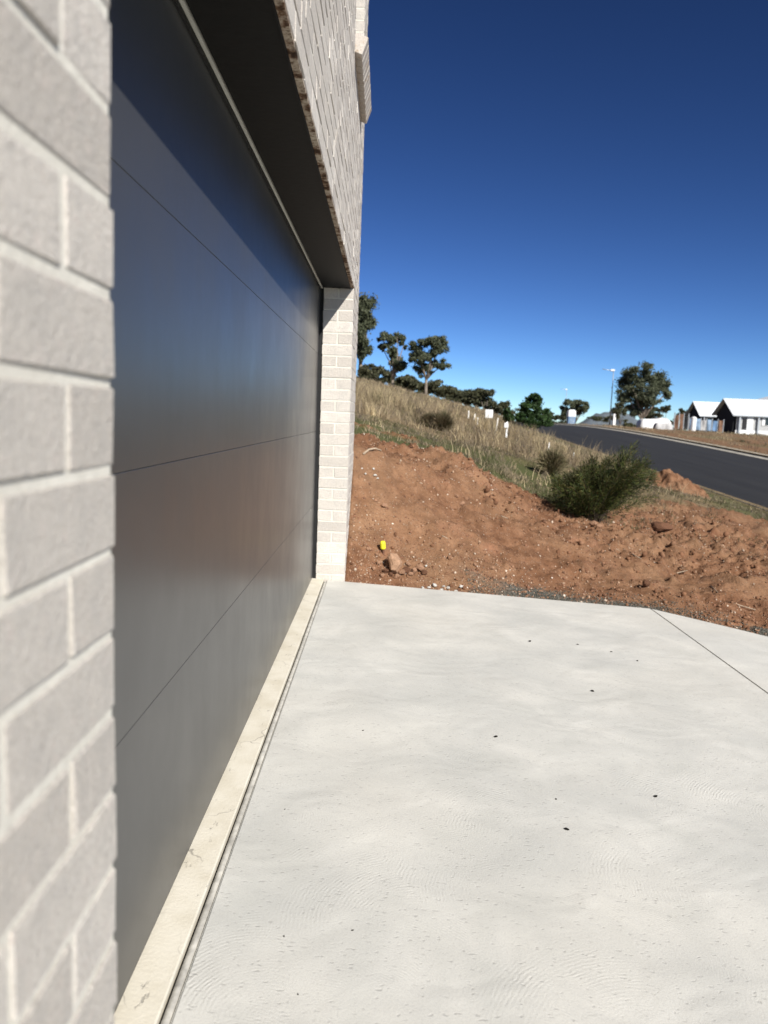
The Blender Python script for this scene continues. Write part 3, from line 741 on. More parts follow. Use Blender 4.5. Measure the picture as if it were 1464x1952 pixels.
scatter_stones('loose_stones', np.stack([x, y, ground_z(x, y)], 1), 0.0035 + 0.019 * rng.beta(1.0, 5.5, n), colr, 'loose red-brown pebbles and crumbs strewn over the soil bank', 'pebbles')
n = 10000
x = rng.uniform(0.02, 5.5, n); y = rng.uniform(5.2, 11.5, n)
keep = (y > slab_edge(x) + 0.06) & (bare(x, y) > 0.5) & (vn(x * 1.3, y * 1.3, 95) + 0.35 * sstep((y - 7.6 + 0.3 * x) / 1.2) * (x < 2.6) + rng.uniform(-0.5, 0.3, n) > 0.16); x, y = x[keep], y[keep]; n = len(x)
colr = np.array([(0.19, 0.095, 0.052), (0.14, 0.068, 0.037), (0.24, 0.13, 0.075)])[rng.integers(0, 3, n)] * rng.uniform(0.8, 1.15, (n, 1))
scatter_stones('soil_crumbs', np.stack([x, y, ground_z(x, y)], 1), 0.006 + 0.048 * rng.beta(0.8, 6.0, n), colr, 'broken red-brown clods and crumbs of earth across the soil bank', 'clods')
n = 11000
x = rng.uniform(1.0, 5.2, n); y = slab_edge(x) + np.abs(rng.normal(0, 0.14, n)) + 0.01
keep = vn(x * 2.4, y * 2.4, 77) + rng.uniform(-0.3, 0.3, n) > -0.25 + 0.2 * (x < 1.8); x, y = x[keep], y[keep]; n = len(x)
g_ = rng.uniform(0.05, 0.17, (n, 1)); colr = g_ * np.array([[1.0, 0.93, 0.76]])
scatter_stones('road_gravel', np.stack([x, y, ground_z(x, y) + 0.003], 1), rng.uniform(0.003, 0.0065, n), colr, 'dark grey crushed gravel along the far edge of the driveway', 'gravel')

# heap of red soil by the kerb
def heap(u, v, wx, wy, hgt, label, seed):
    c = hit(u, v); n1 = 70; a = np.linspace(-1, 1, n1); XX, YY = np.meshgrid(a, a); d = np.sqrt(XX ** 2 + YY ** 2)
    x = c[0] + XX * wx; y = c[1] + YY * wy
    prof = sstep(np.clip(1.15 - d, 0, 1)) ** 0.8
    z = ground_z(x, y, False) - 0.06 + hgt * prof * (1 + 0.55 * fbm(x * 1.9, y * 1.9, 3, seed)) + 0.17 * fbm(x * 5, y * 5, 4, seed + 3, .6) * np.clip(prof * 3, 0, 1)
    ii = np.arange(n1 * n1).reshape(n1, n1)
    Fq = np.stack([ii[:-1, :-1], ii[:-1, 1:], ii[1:, 1:], ii[1:, :-1]], -1).reshape(-1, 4)
    colr = np.zeros((n1 * n1, 3), np.float32); colr[:, 0] = 1
    o = quads_obj('soil_heap', np.stack([x.ravel(), y.ravel(), z.ravel()], 1), Fq, M['ground'], None, colr, False)
    tag(o, label, 'soil heap'); return o
heap(1290, 934, 0.72, 0.8, 0.33, 'loose heap of dumped red soil between the bush and the road', 31)

# ------------------------------------------------------------------ grass
def blades(name, pos, hgt, wid, lean, colr, label, cat, mat='grass', tipcol=None):
    n = len(pos); a = rng.uniform(0, 2 * math.pi, n); d = np.stack([np.cos(a), np.sin(a), np.zeros(n)], 1)
    b = rng.uniform(0, 2 * math.pi, n); wv = np.stack([np.cos(b), np.sin(b), np.zeros(n)], 1) * wid[:, None] / 2
    up = np.array([0, 0, 1.0])
    mid = pos + up * (hgt * 0.55)[:, None] + d * (lean * hgt * 0.22)[:, None]
    tip = pos + up * (hgt * rng.uniform(0.85, 1.05, n))[:, None] + d * (lean * hgt * 0.75)[:, None]
    V = np.stack([pos - wv, pos + wv, mid + wv * 0.8, mid - wv * 0.8, tip + wv * 0.15, tip - wv * 0.15], 1).reshape(-1, 3)
    k = (np.arange(n) * 6)[:, None]
    Fq = np.concatenate([k + np.array([[0, 1, 2, 3]]), k + np.array([[3, 2, 4, 5]])], 0)
    cc = np.repeat(colr, 6, 0)
    o = quads_obj(name, V, Fq, M[mat], None, cc.astype(np.float32)); tag(o, label, cat, None, 'stuff'); return o

straw = np.array([(0.50, 0.405, 0.245), (0.35, 0.275, 0.175), (0.25, 0.20, 0.135), (0.185, 0.15, 0.11), (0.125, 0.12, 0.06)])
def tuft_field(nt, xr, yr, per, h0, h1, dens_fn, spread, lean, probs, wk=1.0):
    x = rng.uniform(*xr, nt); y = yr[0] * (yr[1] / yr[0]) ** rng.uniform(0, 1, nt)
    k = (rng.uniform(0, 1, nt) < dens_fn(x, y)); x, y = x[k], y[k]; nt = len(x)
    c = straw[rng.choice(5, nt, p=probs)] * (0.78 + 0.75 * np.clip(vn(x * 0.8, y * 0.45, 160) + 0.3, 0, 1))[:, None]
    h = rng.uniform(h0, h1, nt)
    X = np.repeat(x, per) + rng.normal(0, 1, nt * per) * np.repeat(spread * h / h1, per); Y = np.repeat(y, per) + rng.normal(0, 1, nt * per) * np.repeat(spread * h / h1, per)
    Hh = np.repeat(h, per) * rng.uniform(0.5, 1.1, nt * per); C = np.repeat(c, per, 0) * rng.uniform(0.7, 1.25, (nt * per, 1))
    P = np.stack([X, Y, ground_z(X, Y) - 0.01], 1)
    return P, Hh, (0.005 + 0.00042 * Y) * wk, rng.uniform(0.3, lean, nt * per), C
hillside = lambda x, y: (1 - bare(x, y)) * (x < KN - 0.7) * (1 - 0.93 * ((x > 3.6 + 0.12 * (y - 9)) & (y < 24))) * (1 - 0.6 * (x > 7.5)) * (1 - 0.55 * ((y < 13.5) & (x < 4.5))) * np.clip(0.55 + 2.0 * vn(x * 0.55, y * 0.3, 120), 0.12, 1)
A = tuft_field(9000, (-6, 8.9), (9.6, 60), 9, 0.07, 0.27, hillside, 0.11, 1.0, [0.12, 0.24, 0.29, 0.26, 0.09])
blades('dry_grass', *A, 'dry straw-coloured grass covering the sloping hillside', 'grass')
tall = lambda x, y: np.clip(1.7 * vn(x * 0.9 + 5, y * 0.5, 130) + 0.42 - 0.13 * np.clip(x, 0, 9), 0, 1) * (y > 14)
A = tuft_field(2600, (-5, 6.5), (14, 34), 20, 0.28, 0.62, tall, 0.10, 0.6, [0.5, 0.3, 0.12, 0.06, 0.02], 0.9)
blades('tall_grass', *A, 'tall pale blond grass tufts standing on the hillside', 'grass')
low = lambda x, y: (1 - 0.8 * bare(x, y)) * np.clip(0.5 + 2 * vn(x * 0.9, y * 0.7, 140), 0, 1)
A = tuft_field(2600, (-1.5, 5.5), (9.0, 14.5), 12, 0.04, 0.10, low, 0.09, 1.4, [0.05, 0.12, 0.15, 0.18, 0.5])
blades('green_grass', *A, 'low green weeds and grass between the soil mound and the dry grass', 'grass')
A = tuft_field(1500, (5.2, 9.0), (8.0, 22), 12, 0.03, 0.09, lambda x, y: 0.8 * (1 - bare(x, y)), 0.09, 1.4, [0.05, 0.2, 0.2, 0.15, 0.4])
blades('verge_grass', *A, 'short patchy grass on the verge beside the road', 'grass')
A = tuft_field(1500, (17.2, 34), (20, 90), 8, 0.05, 0.22, lambda x, y: 0.8 + 0 * x, 0.2, 1.0, [0.2, 0.3, 0.25, 0.15, 0.1])
blades('verge_grass', *A, 'dry patchy grass on the verge across the road', 'grass')

# ------------------------------------------------------------------ leaf clouds and trees
def leaf_cloud(centres, radii, counts, size, cols, flat=0.0, stretch=1.6, droop=0.0):
    """small folded leaf quads through ellipsoids, denser towards their skin"""
    Vs, Cs = [], []
    for c, r, n in zip(centres, radii, counts):
        d = rng.normal(size=(n, 3)); d /= np.linalg.norm(d, axis=1)[:, None]
        rad = np.clip(np.abs(rng.normal(0.55, 0.42, n)), 0.05, 1.7) * (1 + 0.30 * (vn(d[:, 0] * 2.5 + c[0], d[:, 1] * 2.5 + d[:, 2] * 3.1, 3)))
        p = c + d * rad[:, None] * r
        nn = rng.normal(size=(n, 3)) + d * 0.6; nn /= np.linalg.norm(nn, axis=1)[:, None]
        t = np.cross(nn, rng.normal(size=(n, 3))); t /= np.linalg.norm(t, axis=1)[:, None]
        t[:, 2] -= droop; t /= np.linalg.norm(t, axis=1)[:, None]
        b = np.cross(nn, t); b /= np.maximum(np.linalg.norm(b, axis=1)[:, None], 1e-6)
        s = size * rng.uniform(0.6, 1.3, n)[:, None]
        Vs.append(np.stack([p - t * s * stretch / 2, p + b * s / 2, p + t * s * stretch / 2, p - b * s / 2], 1).reshape(-1, 3))
        cc = np.array(cols)[rng.integers(0, len(cols), n)] * rng.uniform(0.7, 1.25, (n, 1))
        Cs.append(np.repeat(cc, 4, 0))
    V = np.concatenate(Vs); C = np.concatenate(Cs).astype(np.float32)
    return V, np.arange(len(V)).reshape(-1, 4), C

GUM = [(0.095, 0.108, 0.060), (0.125, 0.135, 0.078), (0.070, 0.082, 0.046)]
OLIVE = [(0.075, 0.078, 0.038), (0.105, 0.100, 0.052), (0.055, 0.058, 0.030)]
LUSH = [(0.030, 0.062, 0.016), (0.045, 0.085, 0.022), (0.024, 0.045, 0.013)]
def tree(name, label, cat, y, clumps, ubase, pal, per=900, leaf=0.16, trunk=0.16, group=None, fork=0.35, droop=0.3, skirt=False):
    base = gp(ubase, y)
    t = root(name, tuple(base), label, cat, group)
    if skirt:
        us = [q[0] for q in clumps]; vb = VY + ROLL * (ubase - VX) - PF * (base[2] - CAMP[2]) / y
        for uu in np.linspace(min(us) - 8, max(us) + 8, 4): clumps = clumps + [(uu, vb - 5, 11, 7)]
    cs, rs, ns_ = [], [], []
    for (u, v, ru, rv_) in clumps:
        dy = rng.uniform(-1, 1) * ru * y / PF * 0.8
        c = at(u, v, y + dy); k = y / PF
        # each clump is broken into smaller puffs so that the outline is uneven
        m = max(5, int(7 + ru * rv_ / 45))
        for j in range(m):
            d = rng.normal(size=3); d /= np.linalg.norm(d); q = rng.uniform(0.35, 1.0)
            cs.append(c + d * q * np.array([ru, ru, rv_]) * k); f = rng.uniform(0.22, 0.50)
            rs.append(np.array([ru, ru, rv_ * 0.9]) * k * f); ns_.append(max(40, int(per / m * rng.uniform(0.6, 1.3))))
    off = base
    V, Fq, C = leaf_cloud([c - off for c in cs], rs, [int(q * 2.6) for q in ns_], leaf * 0.55, pal, droop=droop)
    quads_obj('crown', V, Fq, M['leaf'], t, C)
    tk = MB(); b = Vector(base) - Vector((0, 0, 0.3))
    cent = [Vector(at(u, v, y)) for u, v, ru, rv_ in clumps]
    low = min(cent, key=lambda q: q.z); mean = sum(cent, Vector()) / len(cent)
    fk = b.lerp(mean, fork); fk.x = b.x + (fk.x - b.x) * 0.6
    tk.tube([b, b.lerp(fk, 0.5) + Vector((trunk * 0.3, 0, 0)), fk], [trunk, trunk * 0.85, trunk * 0.72], 8)
    for q in cent:
        m1 = fk.lerp(q, 0.5) + Vector((rng.uniform(-.2, .2), rng.uniform(-.2, .2), 0.12)) * (q - fk).length * 0.4
        tk.tube([fk, m1, q], [trunk * 0.6, trunk * 0.38, trunk * 0.16], 6)
    put(tk, 'trunk', M['bark'], t, smooth=True)
    return t

tree('gum_tree', 'tall grey-green gum tree half hidden behind the brick wall', 'tree', 62, [(690, 585, 22, 26), (698, 612, 20, 22), (684, 640, 26, 24), (694, 665, 16, 18), (676, 600, 26, 30)], 684, GUM, 2600, 0.22, 0.22)
tree('gum_tree', 'slender gum tree with a round open crown, left of the forked one', 'tree', 66,
     [(737, 648, 17, 15), (757, 642, 14, 12), (770, 655, 8, 10), (745, 668, 12, 12), (752, 685, 14, 13), (728, 662, 8, 8), (765, 700, 16, 12)], 746, GUM, 1300, 0.20, 0.14)
tree('gum_tree', 'spreading gum tree with a flat crown and a low side branch of leaves', 'tree', 64,
     [(797, 658, 18, 15), (822, 652, 22, 12), (842, 657, 13, 13), (803, 682, 20, 14), (829, 668, 18, 12), (843, 697, 12, 10), (826, 694, 9, 8), (806, 706, 16, 12), (788, 680, 9, 10)], 808, GUM, 1300, 0.20, 0.15, fork=0.5)
for i, (u, y, cl, lab) in enumerate([
    (708, 58, [(704, 706, 20, 14), (722, 712, 16, 14), (694, 712, 12, 14)], 'rounded olive bush below the gum trees by the brick wall'),
    (760, 70, [(750, 724, 22, 12), (775, 728, 20, 12), (790, 735, 16, 10)], 'dark low scrub between the trunks of the two gum trees'),
    (838, 74, [(830, 738, 24, 12), (855, 745, 18, 11), (812, 742, 14, 10)], 'dark scrubby tree just past the forked gum on the ridge'),
    (885, 78, [(875, 752, 18, 12), (895, 755, 16, 12), (868, 762, 18, 9)], 'low dark tree in the middle of the ridge line scrub'),
    (928, 76, [(915, 752, 16, 13), (930, 748, 12, 10), (900, 762, 15, 10), (925, 768, 18, 9)], 'taller dark tree at the right end of the ridge scrub'),
    (782, 80, [(770, 735, 20, 11), (795, 738, 18, 11), (780, 725, 14, 9)], 'dark scrub standing behind the forked gum trunk'),
    (860, 84, [(850, 752, 20, 12), (870, 756, 16, 10), (840, 748, 16, 11)], 'dense olive scrub filling the dip of the ridge line'),
    (905, 86, [(893, 760, 16, 12), (912, 764, 16, 11), (880, 762, 14, 9)], 'dense dark scrub behind the tallest ridge tree'),
    (955, 72, [(950, 772, 16, 11), (968, 776, 10, 12), (940, 780, 14, 8)], 'small dark tree behind the white sign on the slope')]):
    tree('scrub_tree', lab, 'tree', y, cl, u, OLIVE, 1900, 0.22, 0.10, 'dark scrub trees along the ridge', 0.3, skirt=True)
tree('young_tree', 'bright green leafy young tree beside the road bend', 'tree', 40, [(1022, 768, 16, 14), (1008, 782, 18, 14), (1035, 790, 16, 14), (1018, 800, 20, 14), (1043, 805, 12, 10), (995, 795, 12, 10), (1022, 757, 8, 8)], 1022, LUSH, 1900, 0.15, 0.05, droop=0.1)
tree('young_tree', 'small green sapling next to the white marker post', 'tree', 36, [(968, 786, 8, 10), (972, 798, 8, 9), (963, 796, 6, 7)], 968, LUSH, 500, 0.11, 0.03, droop=0.1)
tree('scrub_tree', 'small dark shrub low in the dry grass by the marker posts', 'shrub', 30, [(1004, 829, 10, 6), (1000, 834, 7, 6), (1012, 832, 8, 4)], 1003, [(0.020, 0.022, 0.012), (0.03, 0.03, 0.016)], 700, 0.08, 0.03)
tree('gum_tree', 'big round-crowned gum tree standing beyond the road', 'tree', 92, [(1222, 712, 28, 20), (1200, 728, 24, 22), (1247, 728, 24, 20), (1222, 745, 36, 20), (1265, 735, 16, 14), (1195, 752, 18, 14), (1240, 760, 24, 16), (1215, 768, 22, 14), (1270, 750, 9, 14), (1210, 785, 14, 14), (1240, 785, 14, 12)], 1222, GUM, 2300, 0.24, 0.30, fork=0.35)
tree('gum_tree', 'low round tree at the far end of the road', 'tree', 120, [(1085, 770, 14, 9), (1105, 769, 14, 9), (1096, 780, 20, 10), (1112, 780, 10, 9), (1078, 782, 10, 9)], 1096, GUM, 1500, 0.26, 0.2, fork=0.3)
for i, (u, y, cl, lab) in enumerate([
    (1182, 84, [(1180, 772, 9, 8), (1176, 785, 9, 10), (1188, 785, 8, 9)], 'small dark tree close beside the big round gum tree'),
    (1270, 86, [(1262, 782, 10, 9), (1272, 778, 5, 6), (1252, 792, 14, 8)], 'thin dark shrub on the open side of the big round gum'),
    (1302, 100, [(1298, 788, 9, 7), (1310, 788, 9, 7), (1304, 796, 16, 7)], 'dark bushes against the end of the white-roofed house'),
    (985, 120, [(980, 786, 18, 8), (1000, 788, 18, 8), (960, 784, 14, 8)], 'far dark tree line behind the young leafy tree'),
    (1055, 130, [(1050, 793, 14, 7), (1070, 795, 14, 6)], 'far dark bushes beyond the crest of the road'),
    (1140, 150, [(1132, 797, 14, 5), (1150, 798, 14, 5), (1168, 797, 12, 6)], 'distant low trees at the foot of the grey hill'),
    (1290, 95, [(1283, 803, 10, 6), (1275, 806, 8, 5)], 'brown shrubs behind the white sheeted stack'),
    (1200, 66, [(1196, 807, 9, 6), (1207, 811, 9, 5)], 'yellow-green shrub at the end of the white sheeted stack'),
    (1415, 44, [(1408, 846, 12, 7), (1420, 848, 10, 7), (1398, 848, 9, 5)], 'green shrub on the verge in front of the white house')]):
    tree('scrub_tree', lab, 'tree', y, cl, u, OLIVE if i not in (7,) else [(0.12, 0.12, 0.05), (0.05, 0.05, 0.03)], 900, 0.2 * y / 90, 0.06, None, 0.3, skirt=(i in (3, 4, 5, 6)))

# tussock and feathery bush
def spray(name, label, cat, base, stems, pal, leaf_len, leaf_w, nleaf, stem_r):
    """a shrub of thin stems, each carrying many fine leaves"""
    t = root(name, tuple(base), label, cat)
    tk = MB(); LV, LC = [], []
    for (dx, dy, dz, curve) in stems:
        tone = rng.uniform(0.55, 1.45)
        s = np.array([rng.normal(0, 0.03), rng.normal(0, 0.03), -0.05]); e_ = np.array([dx, dy, dz])
        m = (s + e_) / 2 + np.array([-dx * 0.12, -dy * 0.12, curve])
        q = np.linspace(0, 1, 9)[:, None]; pts = (1 - q) ** 2 * s + 2 * q * (1 - q) * m + q ** 2 * e_
        tk.tube([Vector(p + base) for p in pts], np.linspace(stem_r, stem_r * 0.25, 9), 5)
        u = rng.uniform(0.22, 1.0, nleaf) ** 0.8; qq = u[:, None]; P = (1 - qq) ** 2 * s + 2 * qq * (1 - qq) * m + qq ** 2 * e_
        T = 2 * (1 - qq) * (m - s) + 2 * qq * (e_ - m); T /= np.linalg.norm(T, axis=1)[:, None]
        D = rng.normal(size=(nleaf, 3)); D /= np.linalg.norm(D, axis=1)[:, None]
        # side twiglets: leaves sit off the stem
        off = D * rng.uniform(0, 0.10, (nleaf, 1)) * (1.1 - 0.6 * qq)
        dirn = T * 0.9 + D * 0.8; dirn /= np.linalg.norm(dirn, axis=1)[:, None]
        wv = np.cross(dirn, rng.normal(size=(nleaf, 3))); wv /= np.linalg.norm(wv, axis=1)[:, None]
        L = leaf_len * rng.uniform(0.5, 1.3, (nleaf, 1)); Wd = leaf_w * rng.uniform(0.7, 1.2, (nleaf, 1))
        p = P + off
        LV.append(np.stack([p - wv * Wd * 0.3, p + dirn * L * 0.5 - wv * Wd / 2, p + dirn * L, p + dirn * L * 0.5 + wv * Wd / 2], 1).reshape(-1, 3))
        c = np.array(pal)[rng.choice(len(pal), nleaf)] * rng.uniform(0.65, 1.3, (nleaf, 1)) * tone; LC.append(np.repeat(c, 4, 0))
    V = np.concatenate(LV)
    quads_obj('foliage', V, np.arange(len(V)).reshape(-1, 4), M['leaf'], t, np.concatenate(LC).astype(np.float32))
    put(tk, 'stems', M['stem'], t, smooth=True); return t
yb = 8.9
b0 = at(1128, 995, yb); b0 = np.array([b0[0], yb, float(ground_z(b0[0], yb))])
st = []
for i in range(110):
    u = rng.uniform(1044, 1254); f = (u - 1044) / 210
    vmin = 922 - 72 * np.clip(f * 1.25, 0, 1) if f < 0.8 else 850 + (f - 0.8) * 260
    v = vmin + rng.beta(0.8, 1.9) * (985 - vmin) * (1.0 - 0.35 * f) + rng.normal(0, 7)
    e1 = at(u, v, yb + rng.normal(0, 0.30)); d = e1 - b0; st.append((d[0], d[1], max(d[2], 0.10), rng.uniform(0.0, 0.10)))
spray('feathery_bush', 'dark green feathery bush leaning towards the road on the soil bank', 'bush', b0, st,
      [(0.024, 0.036, 0.008), (0.042, 0.056, 0.012), (0.075, 0.082, 0.018), (0.030, 0.044, 0.010), (0.095, 0.078, 0.028)], 0.06, 0.0070, 330, 0.006)
for (u, v, wpx, hpx, lab) in ((843, 822, 17, 26, 'dark brown grass tussock on the hillside below the gum trees'), (818, 814, 9, 13, 'small olive tussock beside the larger brown one'), (1050, 908, 22, 34, 'pale straw tussock beside the feathery bush')):
    p = hit(u, v); k = p[1] / PF; st = []
    for i in range(30): st.append((rng.normal(0, wpx * k * 0.35), rng.normal(0, wpx * k * 0.3), hpx * k * rng.uniform(0.6, 1.05), 0.02))
    pal = [(0.16, 0.12, 0.07), (0.20, 0.155, 0.095), (0.10, 0.095, 0.045)] if 'straw' not in lab else [(0.24, 0.19, 0.11), (0.18, 0.15, 0.08), (0.11, 0.105, 0.05)]
    spray('grass_tussock', lab, 'tussock', p, st, pal, 0.16, 0.010, 160, 0.004)

# ------------------------------------------------------------------ posts, sign, lamps
def stake(u, vt, vb, wpx, label, group=None, lean=0.0, mat='white'):
    p = hit(u, vb); k = p[1] / PF; h = (vb - vt) * k; w_ = max(0.02, wpx * k / 2)
    t = root('marker_post', tuple(p), label, 'post', group)
    b = Vector(p); tp = b + Vector((lean * h, 0, h))
    put(MB().tube([b - Vector((0, 0, 0.2)), tp], w_, 4), 'post', M[mat], t)
    put(MB().tube([tp + Vector((0, 0, 0.001)), tp + Vector((0, 0, w_ * 0.9))], [w_ * 0.95, w_ * 0.3], 4), 'post_tip', M[mat], t)
    return t, tp, k
G = 'white survey stakes in the dry grass'
for (u, vt, vb, ln, lab) in ((942, 798, 829, 0.18, 'tall leaning white stake between the sign board and the marker post'), (1043, 845, 869, 0.1, 'white stake alone in the grass between young tree and feathery bush'),
                        (910, 797, 810, 0, 'short upright white stake just uphill of the sign board'), (893, 784, 797, 0, 'short white stake highest up the grassy slope'),
                        (902, 790, 800, 0.3, 'small tilted stake between two upright ones on the slope'), (1092, 864, 876, 0.1, 'low white stake close to the kerb above the feathery bush')):
    stake(u, vt, vb, 2.9, lab, G, ln, 'stakewhite')
t, tp, k = stake(965, 806, 834, 4.5, 'white marker post with a pale box fixed to its top', None, 0.0)
put(MB().box(tp.x - 0.085, tp.x + 0.03, tp.y - 0.08, tp.y - 0.02, tp.z - 0.14, tp.z - 0.01), 'box', M['white'], t, bevel=0.012)
# blank white sign board
p = hit(932, 812); k = p[1] / PF
t = root('sign_board', tuple(p), 'blank white sign board on a short stake in the grass', 'sign')
c = Vector(at(932, 789, p[1])); s = 7.2 * k
put(MB().tube([Vector(p) - Vector((0, 0, .2)), c], 0.03, 6), 'stake', M['wood'], t)
put(MB().box(c.x - s, c.x + s, c.y - 0.06, c.y - 0.035, c.z - s * 1.1, c.z + s * 1.1), 'board', M['white'], t, bevel=0.01)

def lamp(u, vtop, y, arm, label):
    b = gp(u, y); top = at(u, vtop, y); h = top[2]
    t = root('street_lamp', tuple(b), label, 'street lamp', None)
    put(MB().tube([Vector(b) - Vector((0, 0, .2)), Vector((b[0], b[1], h))], [0.085, 0.045], 8), 'pole', M['galv'], t, smooth=True)
    a0 = Vector((b[0], b[1], h - 0.05)); a1 = a0 + Vector((-arm, -0.1, 0.22))
    put(MB().tube([a0, a0.lerp(a1, 0.5) + Vector((0, 0, 0.06)), a1], 0.04, 6), 'arm', M['galv'], t, smooth=True)
    put(MB().box(a0.x - 0.42, a0.x + 0.1, a0.y - 0.2, a0.y + 0.1, a0.z + 0.02, a0.z + 0.24), 'lamp_head', M['white'], t, bevel=0.05)
    return t
lamp(1162, 707, 95, 1.4, 'tall grey street lamp beside the big round gum tree')
lamp(1076, 743, 170, 1.4, 'distant grey street lamp at the end of the road')

# ------------------------------------------------------------------ across the road
def wing(name, label, y0, w_, u_left, v_eave, v_ridge, length, vground, extras):
    """gable-roofed wing, ridge along x, dark gable end towards the road"""
    e0 = at(u_left, v_eave, y0); x0 = e0[0]; ze = e0[2]
    zr = at(u_left, v_ridge, y0 + w_ / 2)[2] if v_ridge else ze + 1.4
    zg = float(ground_z(x0 + 1, y0)) - 0.2; x1 = x0 + length
    t = root(name, (x0, y0, zg), label, 'house')
    put(MB().add([(x0 + 0.15, y0 + 0.3, zg), (x1 - 0.15, y0 + 0.3, zg), (x1 - 0.15, y0 + w_ - 0.3, zg), (x0 + 0.15, y0 + w_ - 0.3, zg),
                  (x0 + 0.15, y0 + 0.3, ze), (x1 - 0.15, y0 + 0.3, ze), (x1 - 0.15, y0 + w_ - 0.3, ze), (x0 + 0.15, y0 + w_ - 0.3, ze),
                  (x0 + 0.15, y0 + w_ / 2, zr - 0.15), (x1 - 0.15, y0 + w_ / 2, zr - 0.15)],
                 [(0, 1, 5, 4), (2, 3, 7, 6), (3, 0, 4, 8, 7), (1, 2, 6, 9, 5)]), 'wall', M['shade'], t)  # gable really dark; on the front the colour stands in for verandah-opening shade
    th = 0.07
    rf_ = MB()
    for ya, yb_ in ((y0 - 0.25, y0 + w_ / 2), (y0 + w_ + 0.25, y0 + w_ / 2)):
        za = ze - 0.12; a_ = [(x0 - 0.2, ya, za), (x1, ya, za), (x1, yb_, zr), (x0 - 0.2, yb_, zr)]
        rf_.add(a_ + [(p_[0], p_[1], p_[2] - th) for p_ in a_], [(0, 1, 2, 3), (7, 6, 5, 4), (0, 4, 5, 1), (1, 5, 6, 2), (2, 6, 7, 3), (3, 7, 4, 0)])
    r_ = put(rf_, 'roof', M['roof'], t)
    ribs = MB(); nr = int(length / 0.5)
    for i in range(nr):
        xx = x0 - 0.1 + i * 0.5
        ribs.add([(xx, y0 - 0.25, ze - 0.12 + 0.01), (xx + 0.06, y0 - 0.25, ze - 0.12 + 0.01), (xx + 0.06, y0 + w_ / 2, zr + 0.01), (xx, y0 + w_ / 2, zr + 0.01),
                  (xx + 0.015, y0 - 0.25, ze - 0.12 + 0.04), (xx + 0.045, y0 - 0.25, ze - 0.12 + 0.04), (xx + 0.045, y0 + w_ / 2, zr + 0.04), (xx + 0.015, y0 + w_ / 2, zr + 0.04)],
                 [(4, 5, 6, 7), (0, 4, 7, 3), (5, 1, 2, 6), (0, 1, 5, 4)])
    rb = put(ribs, 'roof_ribs', M['roof'], r_); rb['kind'] = 'stuff'
    put(MB().box(x0 - 0.2, x1, y0 - 0.36, y0 - 0.255, ze - 0.26, ze - 0.14), 'gutter', M['galv'], t)
    extras(t, x0, x1, y0, zg, ze)
    return t
def ex_a(t, x0, x1, y0, zg, ze):
    for i, xx in enumerate((x0 + 0.4, x0 + 2.1, x0 + 3.8)):
        put(MB().box(xx, xx + 0.14, y0 - 0.2, y0 - 0.06, zg, ze - 0.2), 'verandah_post', M['galv'], t)
    o = put(MB().box(x0 + 0.8, x0 + 1.7, y0 + 0.24, y0 + 0.296, zg + 1.1, zg + 2.2), 'window', M['palesheet'], t)
    put(MB().box(x0 + 0.87, x0 + 1.63, y0 + 0.20, y0 + 0.238, zg + 1.17, zg + 2.13), 'pane', M['glass'], o)
wing('white_roof_house', 'farther pale-roofed house wing with a dark gable end beyond the site fence', 94, 4.3, 1335, 790, 765.5, 4.6, 832, ex_a)
def ex_b(t, x0, x1, y0, zg, ze):
    put(MB().box(x0 + 0.3, x1 - 0.2, y0 - 0.02, y0 + 0.1, zg, zg + 0.62), 'plinth', M['white'], t)
    nb_ = 9
    for i in range(nb_):
        z0 = zg + 0.625 + i * 0.15
        put(MB().box(x0 + 0.35, x1 - 0.2, y0 + 0.02, y0 + 0.085, z0, z0 + 0.146), 'cladding_board', M['cladding'], t)
    d = put(MB().box(x0 + 1.35, x0 + 1.95, y0 - 0.06, y0 + 0.015, zg + 0.65, zg + 1.98), 'door', M['white'], t)
    put(MB().box(x0 + 1.42, x0 + 1.46, y0 - 0.09, y0 - 0.062, zg + 1.2, zg + 1.35), 'handle', M['galv'], d)
    put(MB().box(x0 + 0.95, x0 + 1.30, y0 - 0.05, y0 + 0.014, zg + 0.72, zg + 1.75), 'screen_panel', M['shade'], t)
    for xx in (x0 + 2.85, x0 + 4.6):
        o = put(MB().box(xx, xx + 1.05, y0 - 0.04, y0 + 0.014, zg + 1.15, zg + 1.95), 'window', M['white'], t)
        put(MB().box(xx + 0.3, xx + 1.0, y0 - 0.07, y0 - 0.042, zg + 1.2, zg + 1.9), 'pane', M['glass'], o)
    for xx in (x0 + 0.5, x0 + 2.35, x0 + 4.3, x0 + 6.2):
        put(MB().box(xx, xx + 0.15, y0 - 0.22, y0 - 0.1, zg, ze - 0.15), 'verandah_post', M['galv'], t)
wing('white_roof_house', 'nearer white house with pale metal roof, posts and boarded front wall', 76, 4.5, 1399, 788, 760, 9.5, 838, ex_b)
# bigger pale roof behind
x0 = at(1408, 770, 104)[0] + 4.5; zg = float(ground_z(x0 + 4, 104)) - .2
t = root('hipped_house', (x0, 104, zg), 'large pale hipped roof rising behind the two white-roofed wings', 'house')
ze = at(1408, 765, 104)[2]; zr = at(1464, 745, 108)[2] + 0.5
put(MB().box(x0 + 0.4, x0 + 15.6, 104.4, 113.6, zg, ze - 0.05), 'wall', M['cladding'], t)
put(MB().add([(x0, 104, ze), (x0 + 16, 104, ze), (x0 + 16, 114, ze), (x0, 114, ze), (x0 + 6.0, 109, zr), (x0 + 10.5, 109, zr)],
             [(0, 1, 5, 4), (1, 2, 5), (2, 3, 4, 5), (3, 0, 4), (3, 2, 1, 0)]), 'roof', M['roof'], t)

